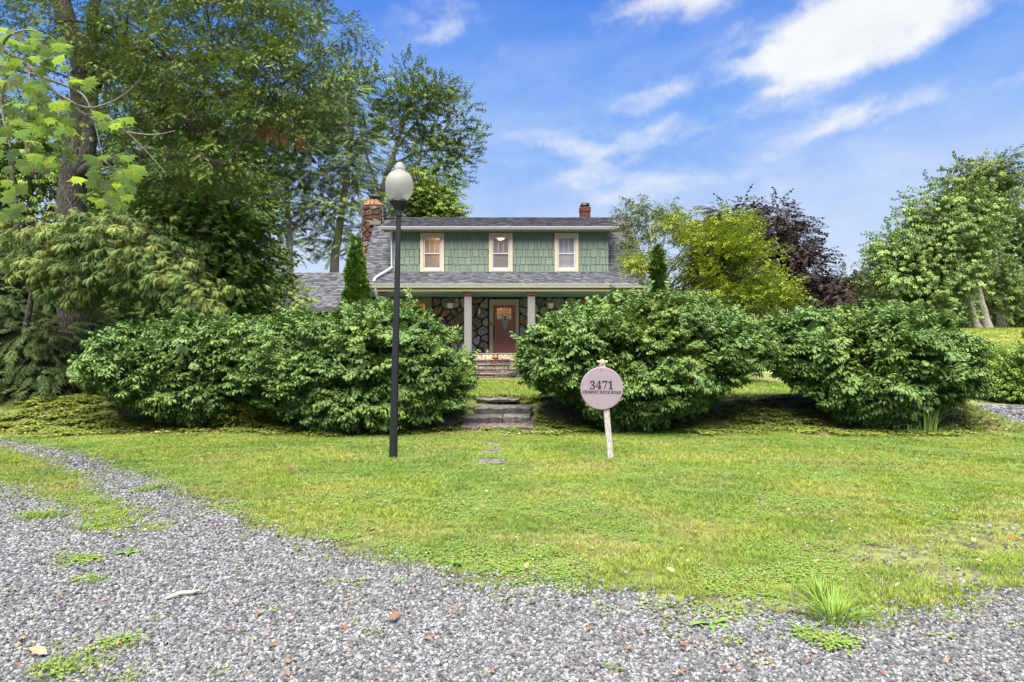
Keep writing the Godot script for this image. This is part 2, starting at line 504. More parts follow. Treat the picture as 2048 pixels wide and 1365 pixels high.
func ground() -> void:
	var turf := func(_x: float, _d: float) -> bool: return true
	var g := sheet(axis([[-400, -40, 30], [-40, -12, 2.0], [-12, 12, 0.3], [12, 48, 1.5], [48, 408, 30]]), axis([[-12, 1, 1.0], [1, 16, 0.25], [16, 50, 1.0], [50, 140, 6.0], [140, 800, 66]]), 0.0, turf)
	var go := build(g, "ground", M.earth)
	tag(go, "", "", "", "structure")
	# the drive: spots taken off the photograph's lawn edge
	var e := []
	for p in [[2300, 1150], [2048, 1183], [1960, 1200], [1880, 1222], [1800, 1252], [1690, 1246], [1560, 1234], [1440, 1236], [1340, 1222], [1240, 1196], [1130, 1180], [1000, 1183], [905, 1176], [868, 1146], [760, 1129], [641, 1110], [558, 1078], [472, 1050], [377, 1003], [290, 955], [204, 925], [104, 901], [40, 884], [0, 879]]:
		e.append(G(p[0], p[1]))
	e.append(Vector2(-14, 13.0)); e.append(Vector2(-24, 15.5)); e.append(Vector2(-30, 12.0)); e.append(Vector2(-30, -10.0)); e.append(Vector2(16, -10.0)); e.append(Vector2(16, 5.2))
	drive_poly = ragged(e, 0.17, 1.0)
	e = []
	for p in [[49, 908], [128, 937], [181, 967], [215, 990], [275, 1022], [302, 1048], [285, 1075], [230, 1092], [190, 1075], [150, 1040], [113, 1020], [64, 1002], [0, 980], [-200, 960]]:
		e.append(G(p[0], p[1]))
	e.append(Vector2(-20, 11.2)); e.append(Vector2(-14.0, 11.6)); e.append(G(0, 893))
	median_poly = ragged(e, 0.16, 1.0)
	far_drive = ragged([Vector2(8.6, 17.6), Vector2(9.3, 14.9), Vector2(10.3, 13.0), Vector2(11.5, 11.4), Vector2(17.0, 8.0), Vector2(24.0, 9.5), Vector2(17.0, 14.6), Vector2(15.0, 18.4), Vector2(12.0, 19.6), Vector2(9.0, 19.6)], 0.12, 1.0)
	var on := func(x: float, d: float) -> bool: return gravel_at(x, d) > 0.5 and not Geometry2D.is_point_in_polygon(Vector2(x, d), far_drive)
	var lane := func(x: float, d: float) -> bool: return Geometry2D.is_point_in_polygon(Vector2(x, d), far_drive)
	var dr := sheet(axis([[-14, -6, 0.25], [-6, 6, 0.09], [6, 16, 0.25]]), axis([[-4, 2, 0.5], [2, 6, 0.08], [6, 14, 0.11]]), 0.012, on)
	tag(build(dr, "gravel_drive", M.gravel_bed), "", "", "", "structure")
	var dr2 := sheet(axis([[8, 18, 0.2]]), axis([[8, 20, 0.2]]), 0.014, lane)
	tag(build(dr2, "gravel_lane", M.gravel_bed), "", "", "", "structure")
	var hf := sheet(axis([[11, 60, 1.0]]), axis([[23, 60, 1.0]]), 0.008, turf)
	tag(build(hf, "hill_field", M.hill_turf), "", "", "", "structure")

# ------------------------------------------------------------------ the house
func rect_poly(x0: float, y0: float, x1: float, y1: float) -> PackedVector2Array:
	return PackedVector2Array([Vector2(x0, y0), Vector2(x1, y0), Vector2(x1, y1), Vector2(x0, y1)])
func cut(poly: PackedVector2Array, p: Vector2, nrm: Vector2) -> PackedVector2Array:   # keeps the side the normal points away from
	var out := PackedVector2Array()
	for k in poly.size():
		var a := poly[k]
		var b := poly[(k + 1) % poly.size()]
		var da := (a - p).dot(nrm)
		var db := (b - p).dot(nrm)
		if da <= 0.0: out.append(a)
		if (da < 0.0) != (db < 0.0) and absf(da - db) > 1e-9: out.append(a.lerp(b, da / (da - db)))
	return out
func cells(x0: float, y0: float, x1: float, y1: float, sx: float, sy: float, joint: float) -> Array:   # uneven stones filling a rectangle, as inset polygons
	var nx := maxi(1, int(round((x1 - x0) / sx)))
	var ny := maxi(1, int(round((y1 - y0) / sy)))
	var pts := []
	for r in ny:
		for q in nx:
			pts.append(Vector2(x0 + (q + 0.5 + rf(-0.42, 0.42) + (0.25 if r % 2 else -0.25)) * (x1 - x0) / nx, y0 + (r + 0.5 + rf(-0.36, 0.36)) * (y1 - y0) / ny))
	var out := []
	for k in pts.size():
		var poly := rect_poly(x0, y0, x1, y1)
		var a: Vector2 = pts[k]
		for q in pts.size():
			if q == k: continue
			var b: Vector2 = pts[q]
			if a.distance_to(b) > 3.2 * maxf(sx, sy): continue
			poly = cut(poly, (a + b) * 0.5, (b - a).normalized())
			if poly.size() < 3: break
		if poly.size() < 3: continue
		var s := inset(poly, joint)
		if s.size() >= 3: out.append(s)
	return out
func inset(poly: PackedVector2Array, by: float) -> PackedVector2Array:
	var got := Geometry2D.offset_polygon(poly, -by, Geometry2D.JOIN_MITER)
	if got.is_empty(): return PackedVector2Array()
	var p: PackedVector2Array = got[0]
	var out := PackedVector2Array()   # corners cut once, so that stones are not crisp shards
	for k in p.size():
		var a := p[k]
		var b := p[(k + 1) % p.size()]
		if a.distance_to(b) < 0.03: out.append((a + b) * 0.5)
		else:
			out.append(a.lerp(b, 0.2)); out.append(a.lerp(b, 0.8))
	if Geometry2D.is_polygon_clockwise(out): out.reverse()
	return out
func slab_of(poly: PackedVector2Array, at: Callable, thick: float, bevel: float) -> MB:   # at(point, height) -> Vector3; front face proud, edges bevelled
	var mb := MB.new()
	var mid := Vector2.ZERO
	for p in poly: mid += p / poly.size()
	var inner := []
	for p in poly: inner.append(p + (mid - p).normalized() * minf(bevel, (mid - p).length() * 0.4))
	for k in poly.size():
		var q := (k + 1) % poly.size()
		var a: Vector3 = at.call(poly[k], 0.0)
		var b: Vector3 = at.call(poly[q], 0.0)
		var a1: Vector3 = at.call(poly[k], thick * 0.6)
		var b1: Vector3 = at.call(poly[q], thick * 0.6)
		var a2: Vector3 = at.call(inner[k], thick)
		var b2: Vector3 = at.call(inner[q], thick)
		mb.quad(a, b, b1, a1)
		mb.quad(a1, b1, b2, a2)
		mb.tri(at.call(mid, thick * 1.05), a2, b2)
	return mb
func stone_tint(kind := 0) -> Color:
	var pal := [[0.50, 0.50, 0.44], [0.42, 0.44, 0.38], [0.54, 0.50, 0.40], [0.36, 0.25, 0.16], [0.44, 0.31, 0.19], [0.30, 0.31, 0.33], [0.55, 0.54, 0.49], [0.27, 0.21, 0.16]]
	if kind == 1: pal = [[0.085, 0.036, 0.027], [0.115, 0.055, 0.034], [0.06, 0.032, 0.03], [0.17, 0.105, 0.057], [0.21, 0.15, 0.09], [0.08, 0.037, 0.03]]
	if kind == 2: pal = [[0.62, 0.50, 0.36], [0.55, 0.43, 0.30], [0.66, 0.56, 0.42]]
	if kind == 3: pal = [[0.22, 0.175, 0.145], [0.28, 0.235, 0.195], [0.19, 0.145, 0.125], [0.34, 0.295, 0.24], [0.25, 0.19, 0.16]]
	var c: Array = pal[rng.randi() % pal.size()]
	var s := rf(0.85, 1.15)
	return Color(c[0] * s, c[1] * s, c[2] * s)
func with_tint(m: StandardMaterial3D, c: Color) -> StandardMaterial3D:   # few shared variants of a material, by colour
	var key := "%s %d %d %d" % [m.resource_name, int(c.r * 24), int(c.g * 24), int(c.b * 24)]
	if not M.has(key):
		var t: StandardMaterial3D = m.duplicate()
		t.vertex_color_use_as_albedo = false
		t.albedo_color = c.linear_to_srgb()
		M[key] = t
	return M[key]

func shingle_field(mb: MB, a: Vector3, b: Vector3, c: Vector3, e: Vector3, course: float) -> void:   # a,b along the eave, c,e along the top
	var up := ((e - a) + (c - b)) * 0.5
	var rows := maxi(1, int(round(up.length() / course)))
	var nrm := (b - a).cross(e - a).normalized()
	if nrm.y < 0: nrm = -nrm
	for r in rows:
		var t0 := float(r) / rows
		var t1 := (r + 1.25) / rows
		t1 = minf(t1, 1.0)
		var l0 := a.lerp(e, t0)
		var r0 := b.lerp(c, t0)
		var l1 := a.lerp(e, t1)
		var r1 := b.lerp(c, t1)
		var w := l0.distance_to(r0)
		var x := -rf(0.0, 0.2)
		while x < w:
			var s := rf(0.09, 0.26)
			var u0 := clampf(x / w, 0, 1)
			var u1 := clampf((x + s) / w, 0, 1)
			x += s
			if u1 - u0 < 0.0005: continue
			var v: float = [0.038, 0.055, 0.07, 0.088, 0.108, 0.135][rng.randi() % 6] * rf(0.9, 1.1)
			mb.col = Color(v * 0.98, v * 1.05, v * 1.24)
			var lift := nrm * rf(0.012, 0.022)
			var thin := nrm * 0.003
			mb.quad(l0.lerp(r0, u0) + lift, l0.lerp(r0, u1) + lift, l1.lerp(r1, u1) + thin, l1.lerp(r1, u0) + thin)
			mb.quad(l0.lerp(r0, u0), l0.lerp(r0, u1), l0.lerp(r0, u1) + lift, l0.lerp(r0, u0) + lift)

func gutter(mb: MB, x0: float, x1: float, y: float, d: float, h: float) -> void:   # moulded trough, lip at y
	var prof := [Vector2(0.0, 0.0), Vector2(0.02, 0.0), Vector2(0.02, -0.02), Vector2(0.005, -0.03), Vector2(-0.01, -h * 0.55), Vector2(-0.045, -h * 0.95), Vector2(-0.06, -h), Vector2(-0.12, -h), Vector2(-0.12, 0.0), Vector2(-0.105, 0.0), Vector2(-0.105, -h * 0.8), Vector2(-0.02, -h * 0.6)]
	for k in prof.size():
		var a: Vector2 = prof[k]
		var b: Vector2 = prof[(k + 1) % prof.size()]
		mb.quad(Vector3(x0, y + a.y, -d + a.x), Vector3(x0, y + b.y, -d + b.x), Vector3(x1, y + b.y, -d + b.x), Vector3(x1, y + a.y, -d + a.x))
	mb.box(Vector3(x0 - 0.004, y - h * 0.5, -d - 0.05), Vector3(0.008, h, 0.13))
	mb.box(Vector3(x1 + 0.004, y - h * 0.5, -d - 0.05), Vector3(0.008, h, 0.13))

func window_unit(parent: Node, cx: float, y0: float, y1: float, w: float, d: float) -> void:   # y0..y1 and w are over the trim; the wall face is at d
	var z := -d
	var win := Node3D.new()
	win.name = "window"
	parent.add_child(win, true)
	win.position = Vector3(cx, y0, z) - origin_of(parent)
	var tr := MB.new()
	var t := 0.135
	tr.cbox(Vector3(cx - w / 2 + t / 2, (y0 + y1) / 2, z + 0.03), Vector3(t, y1 - y0, 0.075), 0.008)
	tr.cbox(Vector3(cx + w / 2 - t / 2, (y0 + y1) / 2, z + 0.03), Vector3(t, y1 - y0, 0.075), 0.008)
	tr.cbox(Vector3(cx, y1 - 0.075, z + 0.031), Vector3(w - 2 * t - 0.002, 0.15, 0.073), 0.008)
	tr.cbox(Vector3(cx, y0 + 0.05, z + 0.045), Vector3(w - 2 * t - 0.002, 0.10, 0.10), 0.01)
	build(tr, "trim", M.cream, win)
	var iw := w - 2 * t
	var b0 := y0 + 0.10
	var b1 := y1 - 0.15
	var mid := (b0 + b1) / 2 - 0.02
	var sa := MB.new()
	var f := 0.05
	for s in [-1, 1]:
		sa.cbox(Vector3(cx + s * (iw / 2 - f / 2), (b0 + b1) / 2, z - 0.01), Vector3(f, b1 - b0, 0.06), 0.006)
	sa.cbox(Vector3(cx, b0 + 0.04, z - 0.01), Vector3(iw - 2 * f, 0.08, 0.058), 0.006)
	sa.cbox(Vector3(cx, b1 - 0.025, z - 0.01), Vector3(iw - 2 * f, 0.05, 0.058), 0.006)
	sa.cbox(Vector3(cx, mid, z - 0.008), Vector3(iw - 2 * f, 0.045, 0.066), 0.006)
	build(sa, "sash", M.sash_white, win)
	var mu := MB.new()
	for s in [-1, 1]: mu.box(Vector3(cx + s * (iw - 2 * f) / 6.0, (mid + b1) / 2, z - 0.008), Vector3(0.016, b1 - mid - 0.07, 0.03))
	build(mu, "muntin", M.sash_white, win)
	for half in [[b0 + 0.08, mid - 0.022, -0.03], [mid + 0.022, b1 - 0.05, -0.012]]:
		var gp := MB.new()
		gp.quad(Vector3(cx - iw / 2 + f, half[0], z + half[2]), Vector3(cx + iw / 2 - f, half[0], z + half[2]), Vector3(cx + iw / 2 - f, half[1], z + half[2]), Vector3(cx - iw / 2 + f, half[1], z + half[2]))
		build(gp, "pane", M.glass, win)

func house() -> void:
	var H := thing("stone_and_shingle_house", Vector3(-0.4, 0.45, -28.6), "grey roofed cottage with sage green shingled dormer and stone porch", "house")
	# --- walls
	var wall := MB.new()
	var back := 28.62
	# back porch wall with openings for the two doors, 0.25 m thick
	for s in [[-6.0, -4.60, 0.4, 3.86], [-4.60, -3.48, 3.62, 3.86], [-3.48, -0.88, 0.4, 3.86], [-0.88, 0.22, 3.56, 3.86], [0.22, 5.3, 0.4, 3.86], [-4.60, -3.48, 0.4, 1.47], [-0.88, 0.22, 0.4, 1.47]]:
		wall.box(Vector3((s[0] + s[1]) / 2, (s[2] + s[3]) / 2, -back - 0.125), Vector3(s[1] - s[0], s[3] - s[2], 0.25))
	var pw := build(wall, "porch_wall", M.mortar, H)
	var at := func(p: Vector2, h: float) -> Vector3: return Vector3(p.x, p.y, -back + 0.001 + h)
	for s in [[-6.0, -4.73, 1.5, 3.8, 0.5, 0.42], [-3.35, -0.98, 1.5, 3.8, 0.42, 0.36], [0.30, 5.3, 1.5, 3.8, 0.46, 0.38]]:
		if s[0] == -3.35:   # the stretch in view: two long slanting slabs among smaller stones
			var slant := Vector2(0.82, 0.5).normalized()
			var done := [PackedVector2Array([Vector2(-3.1, 2.42), Vector2(-2.9, 2.28), Vector2(-1.62, 2.98), Vector2(-1.34, 3.55), Vector2(-1.75, 3.45), Vector2(-2.35, 3.02)])]
			for c in cells(s[0], s[2], s[1], s[3], s[4], s[5], 0.022):
				var clear := []
				for keep in Geometry2D.clip_polygons(c, Geometry2D.offset_polygon(done[0], 0.035, Geometry2D.JOIN_MITER)[0]): clear.append(keep)
				for keep in clear:
					if keep.size() >= 3 and not Geometry2D.is_polygon_clockwise(keep):
						var smooth := inset(keep, 0.006)
						if smooth.size() >= 3: build(slab_of(smooth, at, rf(0.05, 0.09), 0.035), "stone", with_tint(M.fieldstone, stone_tint()), pw)
			build(slab_of(inset(done[0], 0.004), at, 0.10, 0.04), "stone", with_tint(M.fieldstone, Color(0.27, 0.20, 0.14)), pw)
			continue
		for c in cells(s[0], s[2], s[1], s[3], s[4], s[5], 0.022):
			build(slab_of(c, at, rf(0.05, 0.09), 0.035), "stone", with_tint(M.fieldstone, stone_tint()), pw)
	# gable ends, rear wall and the room behind the porch wall
	var gw := MB.new()
	for x in [-5.95, 5.25]:
		gw.box(Vector3(x, 2.5, -31.45), Vector3(0.2, 4.2, 5.15))
		gw.quad(Vector3(x + 0.1, 4.55, -28.9), Vector3(x + 0.1, 4.55, -34.0), Vector3(x + 0.1, 5.1, -33.3), Vector3(x + 0.1, 7.32, -30.6))
		gw.quad(Vector3(x - 0.1, 4.55, -34.0), Vector3(x - 0.1, 4.55, -28.9), Vector3(x - 0.1, 7.32, -30.6), Vector3(x - 0.1, 5.1, -33.3))
	gw.box(Vector3(-0.35, 2.5, -34.1), Vector3(11.4, 4.2, 0.2))
	build(gw, "gable_wall", with_tint(M.green_shingle, Color(0.20, 0.26, 0.20)), H)
	var fl := MB.new()
	fl.box(Vector3(-0.35, 1.40, -31.5), Vector3(11.2, 0.1, 5.0))
	build(fl, "ground_floor", M.room_floor, H)
	var ce := MB.new()
	ce.box(Vector3(-0.35, 3.98, -31.35), Vector3(11.2, 0.1, 5.3))
	build(ce, "upper_floor", M.room_wall, H)
	var iw := MB.new()
	iw.box(Vector3(-0.35, 2.7, -31.6), Vector3(11.0, 2.45, 0.08))
	for x in [-2.6, 1.6]: iw.box(Vector3(x, 2.7, -30.2), Vector3(0.08, 2.45, 2.6))
	build(iw, "inner_wall", M.room_wall, H)
	var ow := MB.new()
	ow.box(Vector3(-4.2, 2.7, -31.45), Vector3(3.0, 2.4, 0.1))
	ow.box(Vector3(-4.2, 3.88, -30.2), Vector3(3.0, 0.05, 2.4))
	build(ow, "panelled_wall", M.orange_wood, H)
	# --- main roof: upper slope, then the porch's flatter slope
	var XL := -6.08
	var XR := 5.36
	var deck := MB.new()
	deck.col = Color(0.1, 0.1, 0.11)
	var prof := [Vector2(25.95, 4.10), Vector2(27.6, 4.76), Vector2(30.5, 7.48), Vector2(34.3, 4.3)]
	for k in 3:
		var a: Vector2 = prof[k]
		var b: Vector2 = prof[k + 1]
		for part in ([[XL, -4.80], [3.87, XR]] if k == 1 else [[XL, XR]]):   # the upper slope is open under the dormer
			var u: float = part[0]
			var w: float = part[1]
			deck.quad(Vector3(u, a.y, -a.x), Vector3(w, a.y, -a.x), Vector3(w, b.y, -b.x), Vector3(u, b.y, -b.x))
			deck.quad(Vector3(u, b.y - 0.14, -b.x), Vector3(w, b.y - 0.14, -b.x), Vector3(w, a.y - 0.14, -a.x), Vector3(u, a.y - 0.14, -a.x))
		for x in [XL, XR]:
			deck.quad(Vector3(x, a.y - 0.14, -a.x), Vector3(x, a.y, -a.x), Vector3(x, b.y, -b.x), Vector3(x, b.y - 0.14, -b.x))
	deck.quad(Vector3(XL, 3.96, -25.95), Vector3(XR, 3.96, -25.95), Vector3(XR, 4.1, -25.95), Vector3(XL, 4.1, -25.95))
	var rfm := build(deck, "main_roof", M.flashing, H)
	var sh := MB.new()
	shingle_field(sh, Vector3(XL, 4.105, -25.93), Vector3(XR, 4.105, -25.93), Vector3(XR, 4.765, -27.6), Vector3(XL, 4.765, -27.6), 0.125)
	shingle_field(sh, Vector3(XL, 4.765, -27.6), Vector3(-4.86, 4.765, -27.6), Vector3(-4.86, 7.485, -30.5), Vector3(XL, 7.485, -30.5), 0.125)
	shingle_field(sh, Vector3(3.93, 4.765, -27.6), Vector3(XR, 4.765, -27.6), Vector3(XR, 7.485, -30.5), Vector3(3.93, 7.485, -30.5), 0.125)
	tag(build(sh, "roof_shingles", M.asphalt_shingle, rfm), "", "", "", "stuff")
	# --- dormer
	var dl := -4.84
	var dr := 3.91
	var dd := 27.60
	var dw := MB.new()
	var wins := [-3.225, -0.455, 2.20]
	var wx0 := dl
	for k in 4:   # the wall between the window openings, then over and under them
		var wx1: float = wins[k] - 0.36 if k < 3 else dr
		dw.box(Vector3((wx0 + wx1) / 2, 5.56, -dd - 0.10), Vector3(wx1 - wx0, 1.74, 0.16))
		if k < 3:
			dw.box(Vector3(wins[k], 6.29, -dd - 0.10), Vector3(0.72, 0.28, 0.16))
			dw.box(Vector3(wins[k], 4.76, -dd - 0.10), Vector3(0.72, 0.16, 0.16))
			wx0 = wins[k] + 0.36
	for x in [dl, dr]:   # cheeks
		var s: float = 1.0 if x == dr else -1.0
		for o in [0.0, -0.1]:
			dw.quad(Vector3(x + o * s, 4.72, -dd - 0.02), Vector3(x + o * s, 6.4, -dd - 0.02), Vector3(x + o * s, 7.42, -30.5), Vector3(x + o * s, 7.38, -30.45))
	var dwo := build(dw, "dormer_wall", with_tint(M.green_shingle, Color(0.075, 0.10, 0.08)), H)
	# hand-split shingles, five courses, each its own piece
	var variants := []
	for k in 6:
		var m := MB.new()
		m.cbox(Vector3(0, 0, 0), Vector3(1, 1, 0.018 + 0.004 * (k % 3)), 0.004)
		variants.append(m.mesh())
	var y := 4.735
	var greens := [Color(0.15, 0.205, 0.16), Color(0.165, 0.22, 0.175), Color(0.135, 0.19, 0.148), Color(0.18, 0.235, 0.187), Color(0.155, 0.21, 0.168)]
	for r in 6:
		var hgt := 0.315 if r < 5 else 0.10
		var x := dl + 0.005
		while x < dr - 0.02:
			var w: float = [0.13, 0.16, 0.19, 0.22, 0.26, 0.10][rng.randi() % 6] * rf(0.9, 1.1)
			w = minf(w, dr - 0.004 - x)
			if dr - x - w < 0.06: w = dr - 0.004 - x
			var blocked := false
			for c in wins:
				if x + w > c - 0.485 and x < c + 0.485:
					if x < c - 0.485 - 0.05:
						w = c - 0.487 - x
					else:
						blocked = true
						x = c + 0.487
					break
			if blocked: continue
			var drop := rf(-0.014, 0.012)
			var top := y + hgt + 0.02
			var bot := y + drop - 0.008
			var tilt := Basis(Vector3.RIGHT, -0.05 - rf(0.0, 0.012)) * Basis(Vector3(0, 0, 1), rf(-0.008, 0.008))
			put(variants[rng.randi() % 6], "shingle", with_tint(M.green_shingle, greens[rng.randi() % greens.size()]), dwo, Transform3D(tilt.scaled_local(Vector3(w - 0.015, top - bot, 1)), Vector3(x + w / 2, (top + bot) / 2, -dd + 0.012 + rf(0, 0.006))))
			x += w
		y += 0.315
	for c in wins: window_unit(H, c, 4.745, 6.325, 0.97, dd - 0.02)
	# dormer roof
	var ds := MB.new()
	ds.col = Color(0.1, 0.1, 0.11)
	var ex0 := -5.2
	var ex1 := 4.30
	ds.quad(Vector3(ex0, 6.50, -27.12), Vector3(ex1, 6.50, -27.12), Vector3(ex1, 7.5, -30.52), Vector3(ex0, 7.5, -30.52))
	ds.quad(Vector3(ex0, 7.38, -30.52), Vector3(ex1, 7.38, -30.52), Vector3(ex1, 6.37, -27.12), Vector3(ex0, 6.37, -27.12))
	for x in [ex0, ex1]: ds.quad(Vector3(x, 6.37, -27.12), Vector3(x, 6.5, -27.12), Vector3(x, 7.5, -30.52), Vector3(x, 7.38, -30.52))
	ds.quad(Vector3(ex0, 6.37, -27.12), Vector3(ex1, 6.37, -27.12), Vector3(ex1, 6.5, -27.12), Vector3(ex0, 6.5, -27.12))
	var dro := build(ds, "dormer_roof", M.flashing, H)
	var dsh := MB.new()
	shingle_field(dsh, Vector3(ex0, 6.505, -27.10), Vector3(ex1, 6.505, -27.10), Vector3(ex1, 7.51, -30.52), Vector3(ex0, 7.51, -30.52), 0.125)
	for k in 44:   # ridge caps
		var v := rf(0.07, 0.16)
		dsh.col = Color(v, v, v * 1.1)
		dsh.box(Vector3(XL + 0.13 + k * 0.26, 7.525 + rf(0, 0.01), -30.53), Vector3(0.27, 0.03, 0.26), Basis(Vector3.RIGHT, 0.1))
	tag(build(dsh, "roof_shingles", M.asphalt_shingle, dro), "", "", "", "stuff")
	var soff := MB.new()
	soff.box(Vector3(-0.45, 6.36, -27.36), Vector3(9.4, 0.02, 0.44))
	build(soff, "soffit", M.beam_cream, dro)
	# --- gutters and spouts
	var g1 := MB.new()
	gutter(g1, ex0 - 0.01, ex1 + 0.02, 6.495, 27.09, 0.135)
	build(g1, "gutter", M.white_paint, H)
	var g2 := MB.new()
	gutter(g2, XL, XR - 0.45, 4.10, 25.92, 0.14)
	build(g2, "gutter", M.white_paint, H)
	var sp := MB.new()
	sp.tube([Vector3(-4.83, 4.92, -27.45), Vector3(-4.92, 4.84, -27.4), Vector3(-5.27, 4.42, -26.5), Vector3(-5.29, 4.36, -26.35), Vector3(-5.29, 4.20, -26.1)], [0.045, 0.05, 0.05, 0.05, 0.05], 8)
	sp.tube([Vector3(-4.83, 6.38, -27.2), Vector3(-4.86, 6.25, -27.5), Vector3(-4.86, 5.0, -27.52), Vector3(-4.83, 4.92, -27.45)], [0.03, 0.03, 0.03, 0.03], 8)
	sp.tube([Vector3(-5.20, 3.98, -25.98), Vector3(-5.20, 3.85, -26.0), Vector3(-5.17, 3.65, -26.15), Vector3(-5.16, 3.5, -26.2), Vector3(-5.16, 0.55, -26.2)], [0.06, 0.06, 0.06, 0.055, 0.055], 8)
	build(sp, "downspout", M.white_paint, H)
	# --- porch: ceiling, beam, floor, columns
	var pc := MB.new()
	pc.box(Vector3(-0.36, 3.85, -27.35), Vector3(11.2, 0.06, 2.5))
	build(pc, "porch_ceiling", M.teal, H)
	var bm := MB.new()
	bm.cbox(Vector3(-0.36, 3.88, -26.06), Vector3(11.3, 0.15, 0.14), 0.012)
	bm.cbox(Vector3(-0.36, 3.965, -25.99), Vector3(11.3, 0.05, 0.14), 0.01)
	build(bm, "porch_beam", M.beam_cream, H)
	var pf := MB.new()
	pf.cbox(Vector3(-0.36, 1.435, -27.27), Vector3(11.5, 0.05, 2.64), 0.012)
	build(pf, "porch_floor", M.terracotta_floor, H)
	var pb := MB.new()
	pb.box(Vector3(-0.36, 0.85, -27.3), Vector3(11.3, 1.12, 2.6))
	var pbo := build(pb, "porch_base", M.mortar, H)
	var atb := func(p: Vector2, h: float) -> Vector3: return Vector3(p.x, p.y, -26.0 + 0.003 + h)
	for s in [[-5.9, -1.5], [0.6, 5.2]]:
		for c in cells(s[0], 0.4, s[1], 1.40, 0.5, 0.34, 0.02):
			build(slab_of(c, atb, rf(0.04, 0.08), 0.03), "stone", with_tint(M.fieldstone, stone_tint()), pbo)
	var bx := -1.49
	for w in [0.34, 0.42, 0.20, 0.56, 0.5]:
		var pl := rect_poly(bx + 0.008, 1.225, bx + w - 0.008, 1.40)
		var orange: bool = w == 0.20
		if orange:
			pl = PackedVector2Array()
			for k in 12: pl.append(Vector2(bx + 0.1, 1.318) + Vector2(cos(TAU * k / 12) * 0.094, sin(TAU * k / 12) * 0.09))
		var tone := Color(0.55, 0.22, 0.045) if orange else stone_tint(2)
		if w == 0.5: tone = Color(0.55, 0.27, 0.10)
		build(slab_of(pl, atb, 0.05 if not orange else 0.11, 0.03 if not orange else 0.06), "stone", with_tint(M.fieldstone, tone), pbo)
		bx += w
	for x in [-4.98, -1.69, 0.745, 4.3]:
		var col := Node3D.new()
		col.name = "porch_column"
		H.add_child(col, true)
		col.position = Vector3(x, 1.47, -26.3) - H.position
		var sf := MB.new()
		sf.cbox(Vector3(x, 2.57, -26.3), Vector3(0.29, 2.2, 0.29), 0.02)
		build(sf, "shaft", M.granite, col)
		var cp := MB.new()
		cp.cbox(Vector3(x, 3.77, -26.3), Vector3(0.46, 0.08, 0.46), 0.025)
		cp.cbox(Vector3(x, 3.70, -26.3), Vector3(0.40, 0.06, 0.40), 0.025)
		build(cp, "capital", M.terracotta, col)
	# --- front door
	front_door(H)
	side_door(H)
	# --- rooms of the dormer, lit
	var rm := MB.new()
	rm.box(Vector3(-0.46, 4.66, -28.9), Vector3(8.7, 0.06, 2.5))
	rm.box(Vector3(-0.46, 5.6, -30.1), Vector3(8.7, 1.9, 0.08))
	rm.box(Vector3(-0.46, 6.44, -28.9), Vector3(8.7, 0.05, 2.5))
	for x in [dl + 0.16, -1.85, 0.9, dr - 0.16]: rm.box(Vector3(x, 5.55, -28.95), Vector3(0.08, 1.8, 2.3))
	build(rm, "bedroom_wall", M.room_wall, H)
	var cu := MB.new()
	for k in 26:   # sheer curtain in folds behind the right window
		var x0 := 1.86 + k * 0.0265
		var z0 := -27.86 + (0.022 if k % 2 else -0.022)
		var z1 := -27.86 + (-0.022 if k % 2 else 0.022)
		cu.quad(Vector3(x0, 4.78, z0), Vector3(x0 + 0.0265, 4.78, z1), Vector3(x0 + 0.0265, 6.25, z1), Vector3(x0, 6.25, z0))
	build(cu, "curtain", M.curtain, H)
	var cl := thing("ceiling_lamp", Vector3(-0.47, 6.40, -28.5), "glowing round ceiling lamp inside the middle upstairs window", "lamp")
	var bowl := MB.new()
	bowl.lathe(Vector3(-0.47, 6.20, -28.5), [Vector2(0.005, 0.0), Vector2(0.09, 0.015), Vector2(0.155, 0.06), Vector2(0.175, 0.11)], 20)
	build(bowl, "glass_bowl", M.lamp_glow, cl)
	var ring := MB.new()
	ring.lathe(Vector3(-0.47, 6.30, -28.5), [Vector2(0.18, 0.0), Vector2(0.19, 0.03), Vector2(0.10, 0.06), Vector2(0.10, 0.115)], 20)
	build(ring, "ceiling_ring", M.terracotta, cl)
	room_light(Vector3(-0.47, 6.1, -28.45), 0.14, cl)
	var ul := thing("wall_lamp", Vector3(-2.3, 6.0, -29.9), "small lit lamp inside the left upstairs window", "lamp")
	var sh2 := MB.new()
	sh2.lathe(Vector3(-2.95, 5.9, -29.75), [Vector2(0.16, 0.0), Vector2(0.10, 0.2)], 16)
	build(sh2, "lamp_shade", M.lamp_glow, ul)
	var sb := MB.new()
	sb.box(Vector3(-2.95, 5.95, -29.98), Vector3(0.05, 0.08, 0.17))
	build(sb, "wall_bracket", M.black_metal, ul)
	room_light(Vector3(-2.95, 5.98, -29.45), 0.17, ul)
	# --- chimneys
	stone_chimney(H)
	brick_chimney(H)
	# --- low wing on the left
	var wg := MB.new()
	wg.box(Vector3(-8.0, 1.9, -32.0), Vector3(3.9, 3.0, 4.6))
	build(wg, "wing_wall", with_tint(M.green_shingle, Color(0.07, 0.06, 0.05)), H)
	var wr := MB.new()
	wr.col = Color(0.1, 0.1, 0.11)
	wr.quad(Vector3(-10.15, 3.42, -29.45), Vector3(-6.0, 3.42, -29.45), Vector3(-6.0, 5.25, -32.0), Vector3(-10.15, 5.25, -32.0))
	wr.quad(Vector3(-6.0, 3.42, -34.5), Vector3(-10.15, 3.42, -34.5), Vector3(-10.15, 5.25, -32.0), Vector3(-6.0, 5.25, -32.0))
	wr.quad(Vector3(-6.0, 3.28, -29.45), Vector3(-10.15, 3.28, -29.45), Vector3(-10.15, 5.1, -32.0), Vector3(-6.0, 5.1, -32.0))
